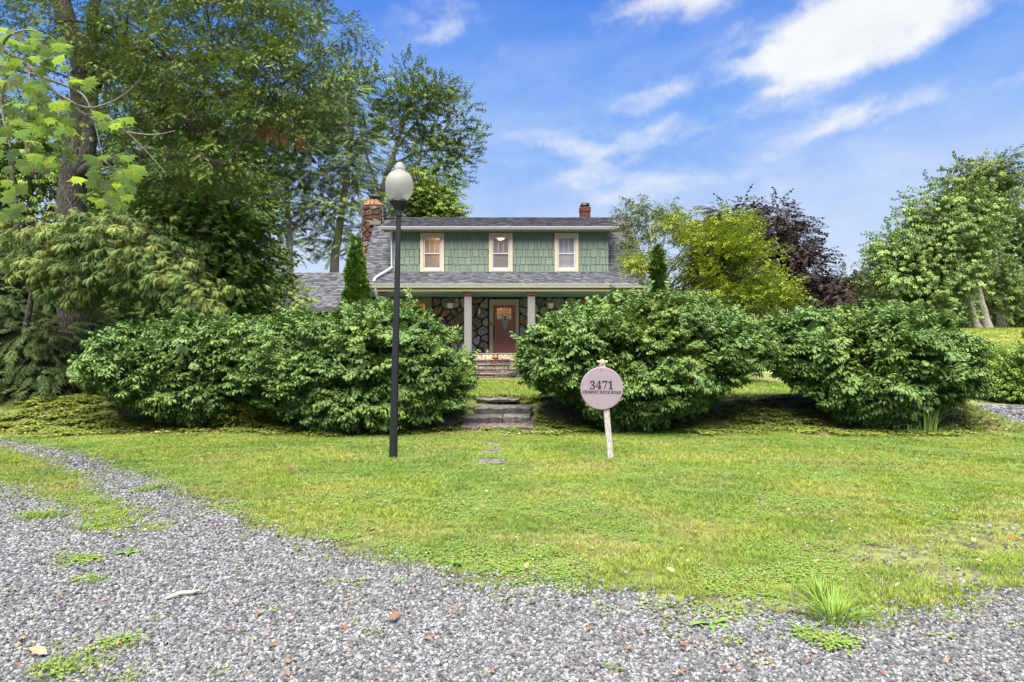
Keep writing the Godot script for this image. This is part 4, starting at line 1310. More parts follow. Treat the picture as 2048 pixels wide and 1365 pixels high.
# ------------------------------------------------------------------ hedge of burning bushes
func bush(label: String, base: Vector3, lobes: Array, count: int, floor_r: float, slope: float, tones: Array) -> void:
	var B := thing("burning_bush", base, label, "bush", "tall bushes along the bank")
	var wood := MB.new()
	for k in 30:
		var lb: Array = lobes[k % lobes.size()]
		var c: Vector3 = lb[0]
		var goal: Vector3 = c + rv() * lb[1] * 0.85
		if goal.y < base.y + 0.5: goal.y = base.y + 0.5 + rf(0, 0.5)
		var st := base + Vector3(rf(-0.45, 0.45), 0, rf(-0.3, 0.3))
		st.y = ground_y(st.x, -st.z) - 0.03
		var mid := st.lerp(goal, 0.45) + Vector3(0, 0.22, 0) + rv() * 0.12
		var r := rf(0.012, 0.034)
		wood.tube([st, st.lerp(mid, 0.5) + rv() * 0.06, mid, mid.lerp(goal, 0.5) + rv() * 0.08, goal], [r, r * 0.9, r * 0.7, r * 0.45, r * 0.2], 6, false)
		for q in 3:
			var a := mid.lerp(goal, rf(0.1, 0.8))
			var e := a + (rv() + Vector3(0, 0.2, 0.2)) * 0.45
			wood.tube([a, a.lerp(e, 0.5) + rv() * 0.05, e], [r * 0.4, r * 0.3, r * 0.12], 4, false)
	build(wood, "stems", M.bush_stem, B)
	var total := 0.0
	for lb in lobes: total += lb[1].x * lb[1].y
	var xf := [[], []]
	var tint := [PackedColorArray(), PackedColorArray()]
	var placed := 0
	var tries := 0
	while placed < count and tries < count * 12:
		tries += 1
		var pick := rng.randf() * total
		var lb: Array = lobes[0]
		for q in lobes:
			pick -= q[1].x * q[1].y
			if pick <= 0.0:
				lb = q
				break
		var dir := rv().normalized()
		var c: Vector3 = lb[0]
		var r: Vector3 = lb[1]
		var depth := 1.0 - 0.42 * pow(rng.randf(), 1.7)
		if rng.randf() < 0.05: depth = rf(1.02, 1.14)
		var p := c + dir * r * depth * (1.0 + 0.28 * noise.get_noise_3dv((c + dir * r) * 3.4) + 0.12 * fine.get_noise_3dv((c + dir * r) * 1.1))
		var rho := Vector2(p.x - base.x, (p.z - base.z) * 1.3).length()
		var gy := ground_y(p.x, -p.z)
		if p.y < gy + 0.04 + maxf(0.0, rho - floor_r) * slope + 0.12 * noise.get_noise_2d(p.x * 5.0, p.z * 5.0): continue
		var buried := false
		for q in lobes:
			if q != lb and ((p - q[0]) / q[1]).length() < 0.62: buried = true
		if buried: continue
		# shelves of foliage with shaded gaps between them
		var gap := fine.get_noise_3d(p.x * 0.55, p.y * 1.55, p.z * 0.55)
		if gap < -0.07 and depth > 0.74 and rng.randf() < 0.95: continue
		var out := (p - (base + Vector3(0, 0.5, 0)))
		out.y = out.y * 0.45
		out = out.normalized()
		var along := out * 0.8 + rv() * 0.85 + Vector3(0, rf(-0.25, 0.2), 0)
		var up := Vector3.UP + out * 0.5 + rv() * 0.4
		var s := rf(0.75, 1.2)
		var w := 0 if rng.randf() < 0.5 else 1
		xf[w].append(Transform3D(frame(along, up, s), p - along.normalized() * 0.12 * s))
		var t: Color = tones[rng.randi() % tones.size()]
		var v := rf(0.82, 1.2)
		var patch := noise.get_noise_3dv(p * 2.0)
		t = t.lerp(Color(0.20, 0.27, 0.045), clampf(patch * 0.9 - 0.05, 0.0, 0.5))
		tint[w].append(Color(t.r * v, t.g * v, t.b * v))
		placed += 1
	for w in 2: scatter("foliage", M.sprig_bush[w], M.leaf, B, xf[w], tint[w])

func hedge() -> void:
	M.sprig_bush = [sprig("bush"), sprig("bush")]
	var dark := [Color(0.080, 0.158, 0.036), Color(0.100, 0.185, 0.042), Color(0.13, 0.215, 0.046), Color(0.105, 0.19, 0.052)]
	var lob := func(a: Array) -> Array:
		var out := []
		for q in a: out.append([P(q[0], q[1], q[2]), Vector3(q[3] * q[2] / F, q[4] * q[2] / F, q[5])])
		return out
	var at := func(x: float, d: float) -> Vector3:
		var X := (x - 1024.0) * d / F
		return Vector3(X, ground_y(X, d), -d)
	# column, row, distance, half width and half height in photo pixels, half depth in metres
	bush("leftmost wide flat topped green bush in front of the oak trunk", at.call(390, 12.7), lob.call([[298, 744, 12.6, 112, 88, 1.15], [420, 725, 12.9, 165, 86, 1.3], [545, 728, 13.2, 105, 84, 1.1], [340, 800, 12.2, 105, 50, 0.7]]), 8200, 0.35, 0.55, dark)
	bush("tall green bush behind the lamp post, left of the stone steps", at.call(735, 12.35), lob.call([[640, 735, 12.3, 150, 100, 1.2], [775, 718, 12.5, 125, 104, 1.35], [852, 756, 12.3, 84, 80, 1.0], [720, 800, 12.0, 160, 62, 0.8], [765, 668, 13.2, 95, 55, 1.0]]), 9800, 1.0, 0.5, dark)
	bush("largest rounded green bush behind the round address sign", at.call(1262, 12.35), lob.call([[1290, 700, 12.8, 160, 108, 1.5], [1150, 716, 12.6, 108, 86, 1.2], [1430, 718, 12.7, 105, 92, 1.2], [1290, 785, 12.1, 128, 80, 0.9], [1375, 648, 13.6, 85, 50, 1.0], [1245, 652, 13.0, 90, 50, 1.0]]), 11500, 0.55, 0.62, dark)
	bush("rightmost broad green bush beside the gravel lane", at.call(1755, 12.5), lob.call([[1738, 718, 12.9, 165, 105, 1.4], [1620, 716, 12.9, 90, 92, 1.1], [1850, 742, 12.7, 100, 80, 1.1], [1735, 792, 12.2, 110, 60, 0.9]]), 10500, 0.45, 0.60, dark)

# ------------------------------------------------------------------ trees
func wiggle(a: Vector3, b: Vector3, n: int, amp: float, sag := 0.0) -> Array:
	var out := []
	for k in n + 1:
		var t := float(k) / n
		var p := a.lerp(b, t)
		if k > 0 and k < n: p += rv() * amp
		p.y += sag * 4.0 * t * (1.0 - t)
		out.append(p)
	return out
func smooth_path(pts: Array, per: int) -> Array:
	var out := []
	for k in pts.size() - 1:
		var a: Vector3 = pts[maxi(k - 1, 0)]
		var b: Vector3 = pts[k]
		var c: Vector3 = pts[k + 1]
		var e: Vector3 = pts[mini(k + 2, pts.size() - 1)]
		for q in per: out.append(b.cubic_interpolate(c, a, e, float(q) / per))
	out.append(pts[-1])
	return out
# spec: name, label, category, group, base, bark, limbs [[points, r0, r1], ...], lobes [[centre, radii, clumps], ...], clump, per, kind, tones, mat, droop, up, size, twig
func tree(s: Dictionary) -> Node3D:
	var base: Vector3 = s.base
	var T := thing(s.name, base, s.label, s.get("category", "tree"), s.get("group", ""))
	var wood := MB.new()
	var nodes := []
	for lm in s.limbs:
		var pts := smooth_path(lm[0], 5)
		var rad := []
		for k in pts.size(): rad.append(lerpf(lm[1], lm[2], pow(float(k) / (pts.size() - 1), 0.8)))
		if lm.size() > 3:   # root flare
			for k in mini(4, rad.size()): rad[k] *= 1.0 + 0.35 * pow(1.0 - k / 4.0, 2.0)
		for k in pts.size():
			pts[k] += rv() * rad[k] * 0.12
			nodes.append([pts[k], rad[k]])
		wood.tube(pts, rad, 12 if lm[1] > 0.12 else 7, false)
	build(wood, "trunk", M[s.bark], T)
	var clumps := []
	for lb in s.lobes:
		for k in lb[2]:
			var dir := rv().normalized()
			var t := pow(rng.randf(), 0.45)
			var p: Vector3 = lb[0] + dir * lb[1] * t
			if lb.size() > 3 and p.y < lb[3]: continue
			clumps.append(p)
	var twigs := MB.new()
	var xf := []
	var tint := PackedColorArray()
	var cr: Vector3 = s.get("clump", Vector3(0.8, 0.4, 0.8))
	var tones: Array = s.tones
	var droop: float = s.get("droop", 0.2)
	for p in clumps:
		var best: Array = nodes[0]
		var bd := 1e9
		for q in nodes:
			var v: Vector3 = p - q[0]
			var d := v.length() + maxf(0.0, -v.y) * 0.8
			if d < bd:
				bd = d
				best = q
		var st: Vector3 = best[0]
		var r: float = minf(best[1] * 0.6, s.get("twig", 0.035))
		var mid := st.lerp(p, 0.55) + Vector3(0, bd * s.get("arch", 0.10), 0) + rv() * bd * 0.06
		twigs.tube([st, st.lerp(mid, 0.5) + rv() * bd * 0.04, mid, p], [r, r * 0.8, r * 0.6, r * 0.25], 5, false)
		for q in 3:
			twigs.tube([mid.lerp(p, rf(0.1, 0.9)), p + rv() * cr * 0.8], [r * 0.3, r * 0.12], 3, false)
		if nodes.size() < 1400: nodes.append([mid, r * 0.6])
		var tone: Color = tones[rng.randi() % tones.size()]
		var tv := rf(0.85, 1.15)
		for q in int(s.per * rf(0.6, 1.4)):
			var o := rv()
			var pos: Vector3 = p + o * cr
			var away: Vector3 = (pos - st)
			away.y *= 0.4
			var along: Vector3 = away.normalized() * 0.9 + o * Vector3(1, 0.5, 1) * 0.9 + Vector3(0, -droop + s.get("rise", 0.0), 0) + rv() * 0.4
			var up: Vector3 = Vector3.UP + o * 0.4 + rv() * 0.35
			var sc: float = s.get("size", 1.0) * rf(0.75, 1.3)
			xf.append(Transform3D(frame(along, up, sc), pos))
			var v := 1.28 * tv * rf(0.8, 1.2)
			tint.append(Color(tone.r * v, tone.g * v, tone.b * v))
	build(twigs, "branches", M.get(s.get("twig_bark", s.bark)), T)
	scatter("crown", M["sprig_" + s.kind], M[s.get("mat", "leaf_dull")], T, xf, tint)
	return T

func trees() -> void:
	for k in ["oak", "willow", "maple", "spray", "hemlock", "thuja", "fine", "lump"]: M["sprig_" + k] = sprig(k)
	var e := func(c: Array) -> Array: return [P(c[0], c[1], c[2]), Vector3(c[3] * c[2] / F, c[4] * c[2] / F, c[5]), c[6]]
	# the old oak on the left
	var b := Vector3(-9.75, 0.3, -15.2)
	var oak_tones := [Color(0.085, 0.13, 0.034), Color(0.10, 0.15, 0.038), Color(0.075, 0.115, 0.036), Color(0.125, 0.165, 0.038)]
	tree({"name": "oak_tree", "label": "old oak with thick dark furrowed trunk and spreading limbs at left", "base": b, "bark": "bark_dark", "kind": "oak", "tones": oak_tones, "per": 14, "clump": Vector3(0.55, 0.28, 0.55), "droop": 0.15, "twig": 0.03, "size": 1.0,
		"limbs": [
			[[b, P(150, 650, 15.2), P(146, 500, 15.2), P(143, 380, 15.2), P(160, 250, 15.2), P(162, 120, 15.3), P(120, 0, 15.3), P(95, -200, 15.3), P(90, -420, 15.4)], 0.40, 0.14, 1],
			[[P(150, 350, 15.2), P(175, 300, 15.0), P(182, 150, 15.4), P(190, 0, 15.8), P(260, -180, 16.0), P(300, -350, 16.2)], 0.20, 0.07],
			[[P(160, 345, 15.1), P(200, 325, 14.6), P(255, 318, 14.0), P(300, 308, 13.6), P(380, 312, 13.2), P(450, 330, 13.0)], 0.13, 0.03],
			[[P(162, 250, 15.2), P(240, 250, 14.7), P(330, 222, 14.2), P(390, 255, 13.8), P(445, 272, 13.6)], 0.11, 0.035],
			[[P(190, 180, 15.5), P(215, 120, 15.0), P(250, 92, 14.6), P(320, 112, 14.2), P(390, 120, 14.0), P(480, 108, 13.8)], 0.12, 0.03],
			[[P(330, 222, 14.2), P(400, 195, 14.0), P(500, 185, 13.7), P(580, 160, 13.5), P(640, 110, 13.3)], 0.07, 0.015],
			[[P(215, 120, 15.0), P(210, 190, 14.6), P(205, 260, 14.4)], 0.06, 0.02],
			[[P(260, -180, 16.0), P(400, -120, 15.0), P(520, -40, 14.4), P(640, 0, 14.0)], 0.08, 0.02],
			[[P(145, 470, 15.1), P(200, 450, 14.0), P(300, 470, 13.4), P(380, 520, 13.1)], 0.06, 0.015],
			[[P(148, 540, 15.1), P(110, 500, 14.2), P(70, 480, 13.6)], 0.05, 0.015],
			[[P(120, 0, 15.3), P(0, -60, 15.0), P(-180, -120, 14.6)], 0.10, 0.03]],
		"lobes": [e.call([300, 40, 14.4, 230, 120, 1.7, 44]), e.call([500, 60, 13.9, 170, 120, 1.5, 33]), e.call([400, 190, 13.9, 200, 90, 1.4, 36]), e.call([560, 190, 13.6, 120, 80, 1.2, 18]), e.call([620, 90, 13.4, 75, 100, 1.0, 11]), e.call([330, 300, 13.8, 140, 55, 1.1, 14]), e.call([470, 330, 13.4, 70, 60, 0.8, 7]),
			e.call([140, 130, 15.6, 150, 130, 1.6, 18]), e.call([170, -160, 15.6, 380, 160, 2.6, 44]), e.call([480, -120, 14.4, 200, 100, 1.6, 15])]})
	var oak2 := tree({"name": "young_oak", "label": "young oak with pale yellow-tipped drooping leaves above the leftmost bush", "category": "tree", "base": Vector3(-10.6, 0.35, -14.4), "bark": "bark_dark", "kind": "willow", "tones": [Color(0.105, 0.155, 0.04), Color(0.09, 0.14, 0.04), Color(0.135, 0.165, 0.042), Color(0.075, 0.12, 0.036)], "per": 17, "clump": Vector3(0.5, 0.24, 0.45), "droop": 0.55, "twig": 0.02, "size": 0.95,
		"limbs": [[[Vector3(-10.6, 0.35, -14.4), P(62, 600, 14.2), P(70, 520, 14.0), P(110, 455, 13.7), P(220, 440, 13.4), P(330, 480, 13.2), P(390, 540, 13.0)], 0.07, 0.012], [[P(70, 520, 14.0), P(90, 500, 13.6), P(180, 520, 13.2), P(260, 545, 13.0)], 0.03, 0.01]],
		"lobes": [e.call([140, 465, 13.5, 90, 34, 0.7, 16]), e.call([240, 480, 13.4, 110, 44, 0.8, 24]), e.call([320, 540, 13.1, 90, 48, 0.7, 18]), e.call([150, 545, 13.4, 100, 36, 0.6, 12]), e.call([370, 575, 13.0, 40, 30, 0.5, 5])]})
	# withered sprays on the oak
	var dead := MB.new()
	for q in [[530, 262, 13.5, 18], [563, 272, 13.5, 15], [602, 282, 13.5, 8], [305, 236, 13.8, 4], [70, 325, 13.5, 12]]:
		for k in q[3] * 3:
			var v := rf(0.7, 1.2)
			dead.col = Color(0.20 * v, 0.08 * v, 0.04 * v)
			var p := P(q[0] + rf(-1, 1) * q[3], q[1] + rf(-14, 12), q[2] + rf(-0.15, 0.15))
			lobed(dead, p, Vector3(rf(-0.4, 0.4), -1, rf(-0.4, 0.4)), Vector3(rf(-1, 1), 0.2, 1), rf(0.10, 0.15), 0.05, 0.3)
	tag(build(dead, "withered_leaves", M.litter, get_node("oak_tree")), "rust brown withered sprays", "", "", "stuff")
	near_maple()
	# dense dark maple behind the leftmost bush
	b = Vector3(-8.9, 0.5, -19.5)
	var mt := [Color(0.10, 0.17, 0.034), Color(0.125, 0.20, 0.038), Color(0.085, 0.15, 0.036), Color(0.155, 0.23, 0.04)]
	tree({"name": "maple_tree", "label": "dense dark green maple behind the leftmost bush, left of the wing roof", "base": b, "bark": "bark_grey", "kind": "maple", "tones": mt, "per": 22, "clump": Vector3(0.75, 0.5, 0.75), "droop": 0.3, "size": 1.25, "twig": 0.03,
		"limbs": [[[b, P(395, 640, 19.5), P(370, 540, 19.4), P(345, 440, 19.2), P(360, 370, 19.2), P(390, 300, 19.4)], 0.22, 0.05, 1], [[P(370, 540, 19.4), P(420, 470, 19.2), P(470, 400, 19.0)], 0.09, 0.03], [[P(365, 520, 19.4), P(310, 460, 19.0), P(280, 420, 18.8)], 0.08, 0.03]],
		"lobes": [e.call([400, 400, 19.0, 110, 90, 1.8, 55]), e.call([440, 500, 18.8, 105, 100, 1.8, 60]), e.call([350, 560, 18.6, 130, 90, 1.6, 50]), e.call([290, 430, 19.2, 80, 90, 1.4, 26]), e.call([470, 590, 18.8, 60, 50, 1.2, 18])]})
	# hemlock at the far left, dark to the ground
	b = Vector3(-13.4, 0.3, -16.5)
	tree({"name": "hemlock_tree", "label": "dark hemlock sweeping to the ground at the left edge", "base": b, "bark": "bark_dark", "kind": "hemlock", "tones": [Color(0.038, 0.062, 0.02), Color(0.052, 0.08, 0.024), Color(0.045, 0.07, 0.024)], "per": 34, "size": 0.75, "clump": Vector3(0.75, 0.25, 0.75), "droop": 0.45, "twig": 0.02, "arch": -0.03,
		"limbs": [[[b, P(40, 640, 16.4), P(35, 480, 16.4), P(20, 300, 16.5)], 0.13, 0.05, 1], [[Vector3(-12.2, 0.4, -16.2), P(66, 650, 16.2), P(60, 540, 16.2), P(55, 470, 16.2)], 0.09, 0.04]],
		"lobes": [e.call([60, 700, 15.6, 120, 130, 1.6, 95]), e.call([110, 760, 15.0, 70, 70, 0.9, 34]), e.call([30, 560, 16.4, 90, 90, 1.4, 30]), e.call([-120, 650, 16.0, 120, 170, 1.8, 50])]})
	# hemlocks with bare lower trunks behind the wing
	var hm := [Color(0.095, 0.14, 0.04), Color(0.12, 0.17, 0.045), Color(0.08, 0.12, 0.04)]
	b = Vector3(-12.6, 0.6, -38.0)
	tree({"name": "hemlock_tree", "label": "slender grey hemlock trunk with sparse boughs left of the wing roof", "base": b, "bark": "bark_grey", "kind": "hemlock", "tones": hm, "per": 9, "clump": Vector3(1.0, 0.22, 1.0), "droop": 0.2, "twig": 0.035, "size": 1.25, "arch": -0.05,
		"limbs": [[[b, P(580, 560, 38.0), P(576, 440, 38.0), P(572, 330, 38.0), P(568, 200, 38.0)], 0.27, 0.06, 1]],
		"lobes": [e.call([575, 340, 38.0, 75, 80, 2.2, 46]), e.call([570, 450, 38.0, 70, 80, 2.0, 26]), e.call([560, 250, 38.0, 70, 70, 2.2, 34]), e.call([520, 540, 38.0, 50, 50, 1.6, 10])]})
	b = Vector3(-10.6, 0.6, -40.0)
	tree({"name": "hemlock_tree", "label": "leaning dark hemlock trunk with layered boughs rising behind the wing roof", "base": b, "bark": "bark_grey", "kind": "hemlock", "tones": hm, "per": 10, "clump": Vector3(1.15, 0.25, 1.15), "droop": 0.2, "twig": 0.04, "size": 1.3, "arch": -0.05,
		"limbs": [[[b, P(668, 540, 40.0), P(682, 430, 40.0), P(695, 320, 40.0), P(690, 180, 40.0)], 0.36, 0.08, 1]],
		"lobes": [e.call([690, 450, 40.0, 85, 80, 2.4, 40]), e.call([690, 340, 40.0, 105, 80, 2.8, 60]), e.call([650, 240, 40.0, 90, 70, 2.6, 50])]})
	b = Vector3(-8.4, 0.6, -43.0)
	var tt := [Color(0.095, 0.15, 0.04), Color(0.12, 0.18, 0.042), Color(0.08, 0.13, 0.04), Color(0.15, 0.205, 0.045)]
	tree({"name": "tulip_tree", "label": "tallest airy green tree rising behind the stone chimney", "base": b, "bark": "bark_grey", "kind": "spray", "tones": tt, "per": 14, "clump": Vector3(0.75, 0.5, 0.75), "droop": 0.0, "rise": 0.2, "twig": 0.07, "size": 1.15,
		"limbs": [[[b, P(752, 470, 43.0), P(765, 380, 43.0), P(790, 300, 43.0), P(820, 200, 43.0)], 0.38, 0.08, 1], [[P(765, 380, 43.0), P(830, 330, 42.5), P(880, 270, 42.5), P(910, 230, 42.5)], 0.13, 0.04], [[P(780, 330, 43.0), P(860, 300, 43.5), P(930, 310, 43.5)], 0.10, 0.03], [[P(762, 400, 43.0), P(730, 300, 43.0), P(715, 220, 43.0)], 0.12, 0.04], [[P(790, 300, 43.0), P(850, 220, 43.0), P(870, 170, 43.0)], 0.10, 0.03]],
		"lobes": [e.call([830, 185, 43.0, 75, 55, 2.4, 27]), e.call([760, 230, 43.0, 105, 80, 3.0, 40]), e.call([880, 240, 42.5, 80, 75, 2.4, 33]), e.call([920, 300, 43.0, 52, 70, 1.8, 17]), e.call([850, 330, 43.0, 95, 60, 2.4, 24]), e.call([640, 220, 42.0, 90, 80, 2.6, 27]), e.call([700, 160, 42.5, 60, 40, 2.0, 9])]})
	b = Vector3(-4.9, 0.6, -37.0)
	tree({"name": "maple_tree", "label": "light green round tree just behind the roof right of the lamp globe", "base": b, "bark": "bark_grey", "kind": "spray", "tones": [Color(0.14, 0.205, 0.035), Color(0.165, 0.23, 0.04), Color(0.115, 0.18, 0.035)], "per": 24, "clump": Vector3(0.65, 0.45, 0.65), "droop": 0.15, "size": 0.95,
		"limbs": [[[b, P(850, 520, 37.0), P(855, 420, 37.0), P(862, 370, 37.0)], 0.2, 0.05, 1]],
		"lobes": [e.call([860, 395, 37.0, 55, 50, 1.6, 46]), e.call([825, 420, 37.0, 40, 30, 1.2, 16]), e.call([885, 425, 37.0, 35, 25, 1.0, 14])]})
	# dogwood by the wing
	b = Vector3(-10.4, 0.5, -25.5)
	tree({"name": "dogwood", "label": "small pale green tree with flat tiers in front of the wing roof", "base": b, "bark": "bark_grey", "kind": "spray", "tones": [Color(0.15, 0.21, 0.05), Color(0.18, 0.235, 0.06), Color(0.12, 0.18, 0.05)], "per": 10, "clump": Vector3(0.5, 0.12, 0.5), "droop": 0.05, "size": 0.7, "twig": 0.015,
		"limbs": [[[b, P(500, 620, 25.3), P(512, 560, 25.2), P(520, 505, 25.2)], 0.06, 0.02]],
		"lobes": [e.call([530, 520, 25.2, 55, 30, 1.0, 16]), e.call([540, 580, 25.0, 55, 40, 1.0, 20]), e.call([580, 610, 25.0, 45, 22, 0.8, 12])]})
	thujas()
	# yellow-green shrub tree right of the house
	b = Vector3(4.55, 0.5, -21.2)
	var yt := [Color(0.205, 0.255, 0.025), Color(0.175, 0.235, 0.025), Color(0.24, 0.28, 0.03), Color(0.145, 0.20, 0.03)]
	var stems := []
	for q in [[1270, 470, 0.4], [1300, 420, 0.0], [1350, 430, -0.3], [1420, 450, 0.5], [1480, 480, 0.0], [1530, 520, -0.5], [1560, 570, 0.3], [1500, 560, 1.0], [1440, 520, 1.0], [1400, 500, -0.8]]:
		var p1 := P(1322, 610, 21.2) + rv() * 0.15
		var p3 := P(q[0], q[1], 21.2 - q[2])
		stems.append([[b + rv() * Vector3(0.15, 0, 0.15), p1, p1.lerp(p3, 0.5) + Vector3(-0.15, 0.35, 0), p3], 0.05, 0.012])
	tree({"name": "shrub_tree", "label": "bright yellow-green spreading shrub tree between the house and purple maple", "base": b, "bark": "bark_grey", "kind": "fine", "tones": yt, "per": 24, "clump": Vector3(0.55, 0.22, 0.55), "droop": 0.1, "size": 1.0, "twig": 0.018, "rise": 0.1,
		"limbs": stems, "lobes": [e.call([1440, 520, 20.8, 105, 68, 1.5, 60]), e.call([1520, 585, 20.4, 62, 48, 1.2, 28]), e.call([1420, 590, 20.2, 110, 45, 1.2, 34]), e.call([1390, 470, 21.2, 70, 30, 1.0, 14]), e.call([1290, 525, 20.8, 45, 24, 0.8, 9]), e.call([1470, 455, 21.2, 50, 25, 1.0, 9])]})
	b = Vector3(4.3, 0.5, -22.4)
	tree({"name": "myrtle_tree", "label": "thin dark leaved sapling reaching above the right roof edge", "base": b, "bark": "bark_grey", "kind": "fine", "tones": [Color(0.10, 0.145, 0.035), Color(0.13, 0.175, 0.035), Color(0.16, 0.19, 0.04)], "per": 11, "clump": Vector3(0.36, 0.2, 0.36), "droop": 0.0, "size": 0.95, "twig": 0.012,
		"limbs": [[[b, P(1315, 600, 22.4), P(1308, 520, 22.4), P(1290, 440, 22.4)], 0.045, 0.012], [[P(1308, 520, 22.4), P(1335, 460, 22.4), P(1340, 420, 22.3)], 0.025, 0.008], [[P(1310, 540, 22.4), P(1280, 500, 22.5), P(1262, 440, 22.5)], 0.025, 0.008]],
		"lobes": [e.call([1290, 432, 22.4, 48, 26, 0.6, 18]), e.call([1345, 425, 22.4, 30, 22, 0.6, 9]), e.call([1275, 480, 22.4, 30, 30, 0.5, 9]), e.call([1370, 455, 22.4, 45, 30, 0.6, 8])]})
	# purple maple
	b = Vector3(13.4, 0.6, -33.0)
	tree({"name": "purple_maple", "label": "dark purple leaved maple behind the yellow-green shrub tree", "base": b, "bark": "bark_dark", "kind": "maple", "tones": [Color(0.036, 0.025, 0.028), Color(0.048, 0.033, 0.034), Color(0.028, 0.02, 0.024), Color(0.062, 0.045, 0.044)], "per": 19, "clump": Vector3(0.62, 0.4, 0.62), "droop": 0.25, "size": 1.3, "twig": 0.03,
		"limbs": [[[b, P(1565, 600, 33.0), P(1555, 530, 33.0), P(1540, 460, 33.0)], 0.22, 0.05, 1], [[P(1565, 600, 33.0), P(1620, 560, 32.6), P(1670, 560, 32.4)], 0.09, 0.03], [[P(1560, 560, 33.0), P(1490, 490, 33.0), P(1460, 440, 33.0)], 0.08, 0.02]],
		"lobes": [e.call([1535, 470, 33.0, 90, 58, 2.0, 56]), e.call([1575, 530, 32.6, 72, 60, 1.8, 46]), e.call([1480, 440, 33.2, 70, 28, 1.4, 20]), e.call([1655, 580, 32.2, 62, 36, 1.4, 36]), e.call([1580, 590, 32.2, 70, 34, 1.4, 24]), e.call([1520, 540, 32.6, 70, 60, 1.5, 24])]})

func near_maple() -> void:
	# a maple standing just left of the frame; its boughs hang in at the top left, every leaf a piece of its own
	var b := Vector3(-7.0, 0.0, -6.6)
	var T := thing("maple_tree", b, "maple bough with large bright yellow-green leaves hanging in at upper left", "tree")
	var wood := MB.new()
	var limbs := [[[b, Vector3(-6.95, 1.6, -6.6), Vector3(-6.8, 3.2, -6.6), Vector3(-6.7, 5.0, -6.7), Vector3(-6.5, 7.0, -6.9)], 0.17, 0.08, 12],
		[[Vector3(-6.75, 3.9, -6.6), P(-120, 40, 6.5), P(0, 98, 6.4), P(55, 130, 6.4), P(110, 185, 6.35), P(170, 230, 6.3), P(230, 258, 6.25), P(300, 270, 6.2), P(350, 262, 6.2)], 0.026, 0.004, 8],
		[[Vector3(-6.8, 3.4, -6.6), P(-100, 110, 6.7), P(0, 132, 6.6), P(70, 150, 6.55), P(150, 180, 6.5), P(175, 205, 6.4), P(190, 250, 6.4), P(205, 320, 6.35)], 0.022, 0.004, 8],
		[[P(110, 185, 6.35), P(170, 215, 6.2), P(220, 205, 6.2), P(260, 180, 6.15), P(285, 150, 6.1)], 0.012, 0.004, 5],
		[[P(55, 130, 6.4), P(60, 190, 6.3), P(48, 270, 6.25), P(60, 330, 6.2)], 0.012, 0.004, 5],
		[[P(0, 98, 6.4), P(20, 70, 6.3), P(60, 60, 6.3), P(95, 75, 6.3)], 0.014, 0.004, 5],
		[[P(170, 230, 6.3), P(215, 235, 6.1), P(275, 285, 6.1), P(330, 345, 6.1)], 0.009, 0.003, 5],
		[[P(130, 205, 6.4), P(145, 300, 6.3), P(118, 350, 6.3), P(150, 430, 6.2)], 0.010, 0.003, 5],
		[[P(-40, 300, 6.4), P(0, 170, 6.4), P(5, 230, 6.4), P(20, 295, 6.35)], 0.02, 0.008, 6],
		[[P(205, 320, 6.35), P(235, 345, 6.3), P(262, 370, 6.25)], 0.006, 0.003, 5]]
	for lm in limbs:
		var pts := smooth_path(lm[0], 4)
		var rad := []
		for k in pts.size(): rad.append(lerpf(lm[1], lm[2], float(k) / (pts.size() - 1)))
		wood.tube(pts, rad, lm[3], false)
	build(wood, "trunk", M.bark_bough, T)
	var shapes := []
	for k in 5:
		var m := MB.new()
		palm(m, Vector3.ZERO, Vector3(1, rf(-0.1, 0.1), rf(-0.1, 0.1)), Vector3.UP, 1.0)
		shapes.append(m.mesh())
	var paints := []
	for c in [Color(0.095, 0.16, 0.012), Color(0.07, 0.13, 0.014), Color(0.135, 0.20, 0.014), Color(0.045, 0.095, 0.017), Color(0.055, 0.108, 0.018)]:
		var m: StandardMaterial3D = M.leaf_soft.duplicate()
		m.vertex_color_use_as_albedo = false
		m.albedo_color = c.linear_to_srgb()
		paints.append(m)
	# [column, row, distance, spread across, spread down (pixels), leaves]
	for g in [[25, 85, 6.3, 60, 34, 34], [90, 105, 6.3, 44, 36, 26], [35, 190, 6.25, 55, 44, 38], [95, 225, 6.25, 45, 45, 38], [55, 285, 6.2, 60, 50, 38], [120, 300, 6.25, 26, 40, 14], [20, 140, 6.4, 30, 26, 14], [150, 165, 6.4, 24, 20, 9], [225, 240, 6.15, 34, 18, 14], [215, 330, 6.2, 40, 26, 18], [190, 375, 6.2, 34, 26, 16], [255, 355, 6.2, 30, 26, 14], [230, 400, 6.2, 22, 14, 8], [15, 395, 6.4, 26, 40, 12]]:
		for k in g[5]:
			var p := P(g[0] + rf(-1, 1) * g[3], g[1] + rf(-1, 1) * g[4], g[2] + rf(-0.4, 0.4))
			var along := Vector3(rf(-0.2, 0.9), rf(-1.1, -0.2), rf(-0.5, 0.8))
			var up := Vector3(rf(-0.4, 0.5), 0.8, rf(0.0, 0.9))
			put(shapes[k % 5], "leaf", paints[rng.randi() % 5], T, Transform3D(frame(along, up, rf(0.07, 0.115)), p))

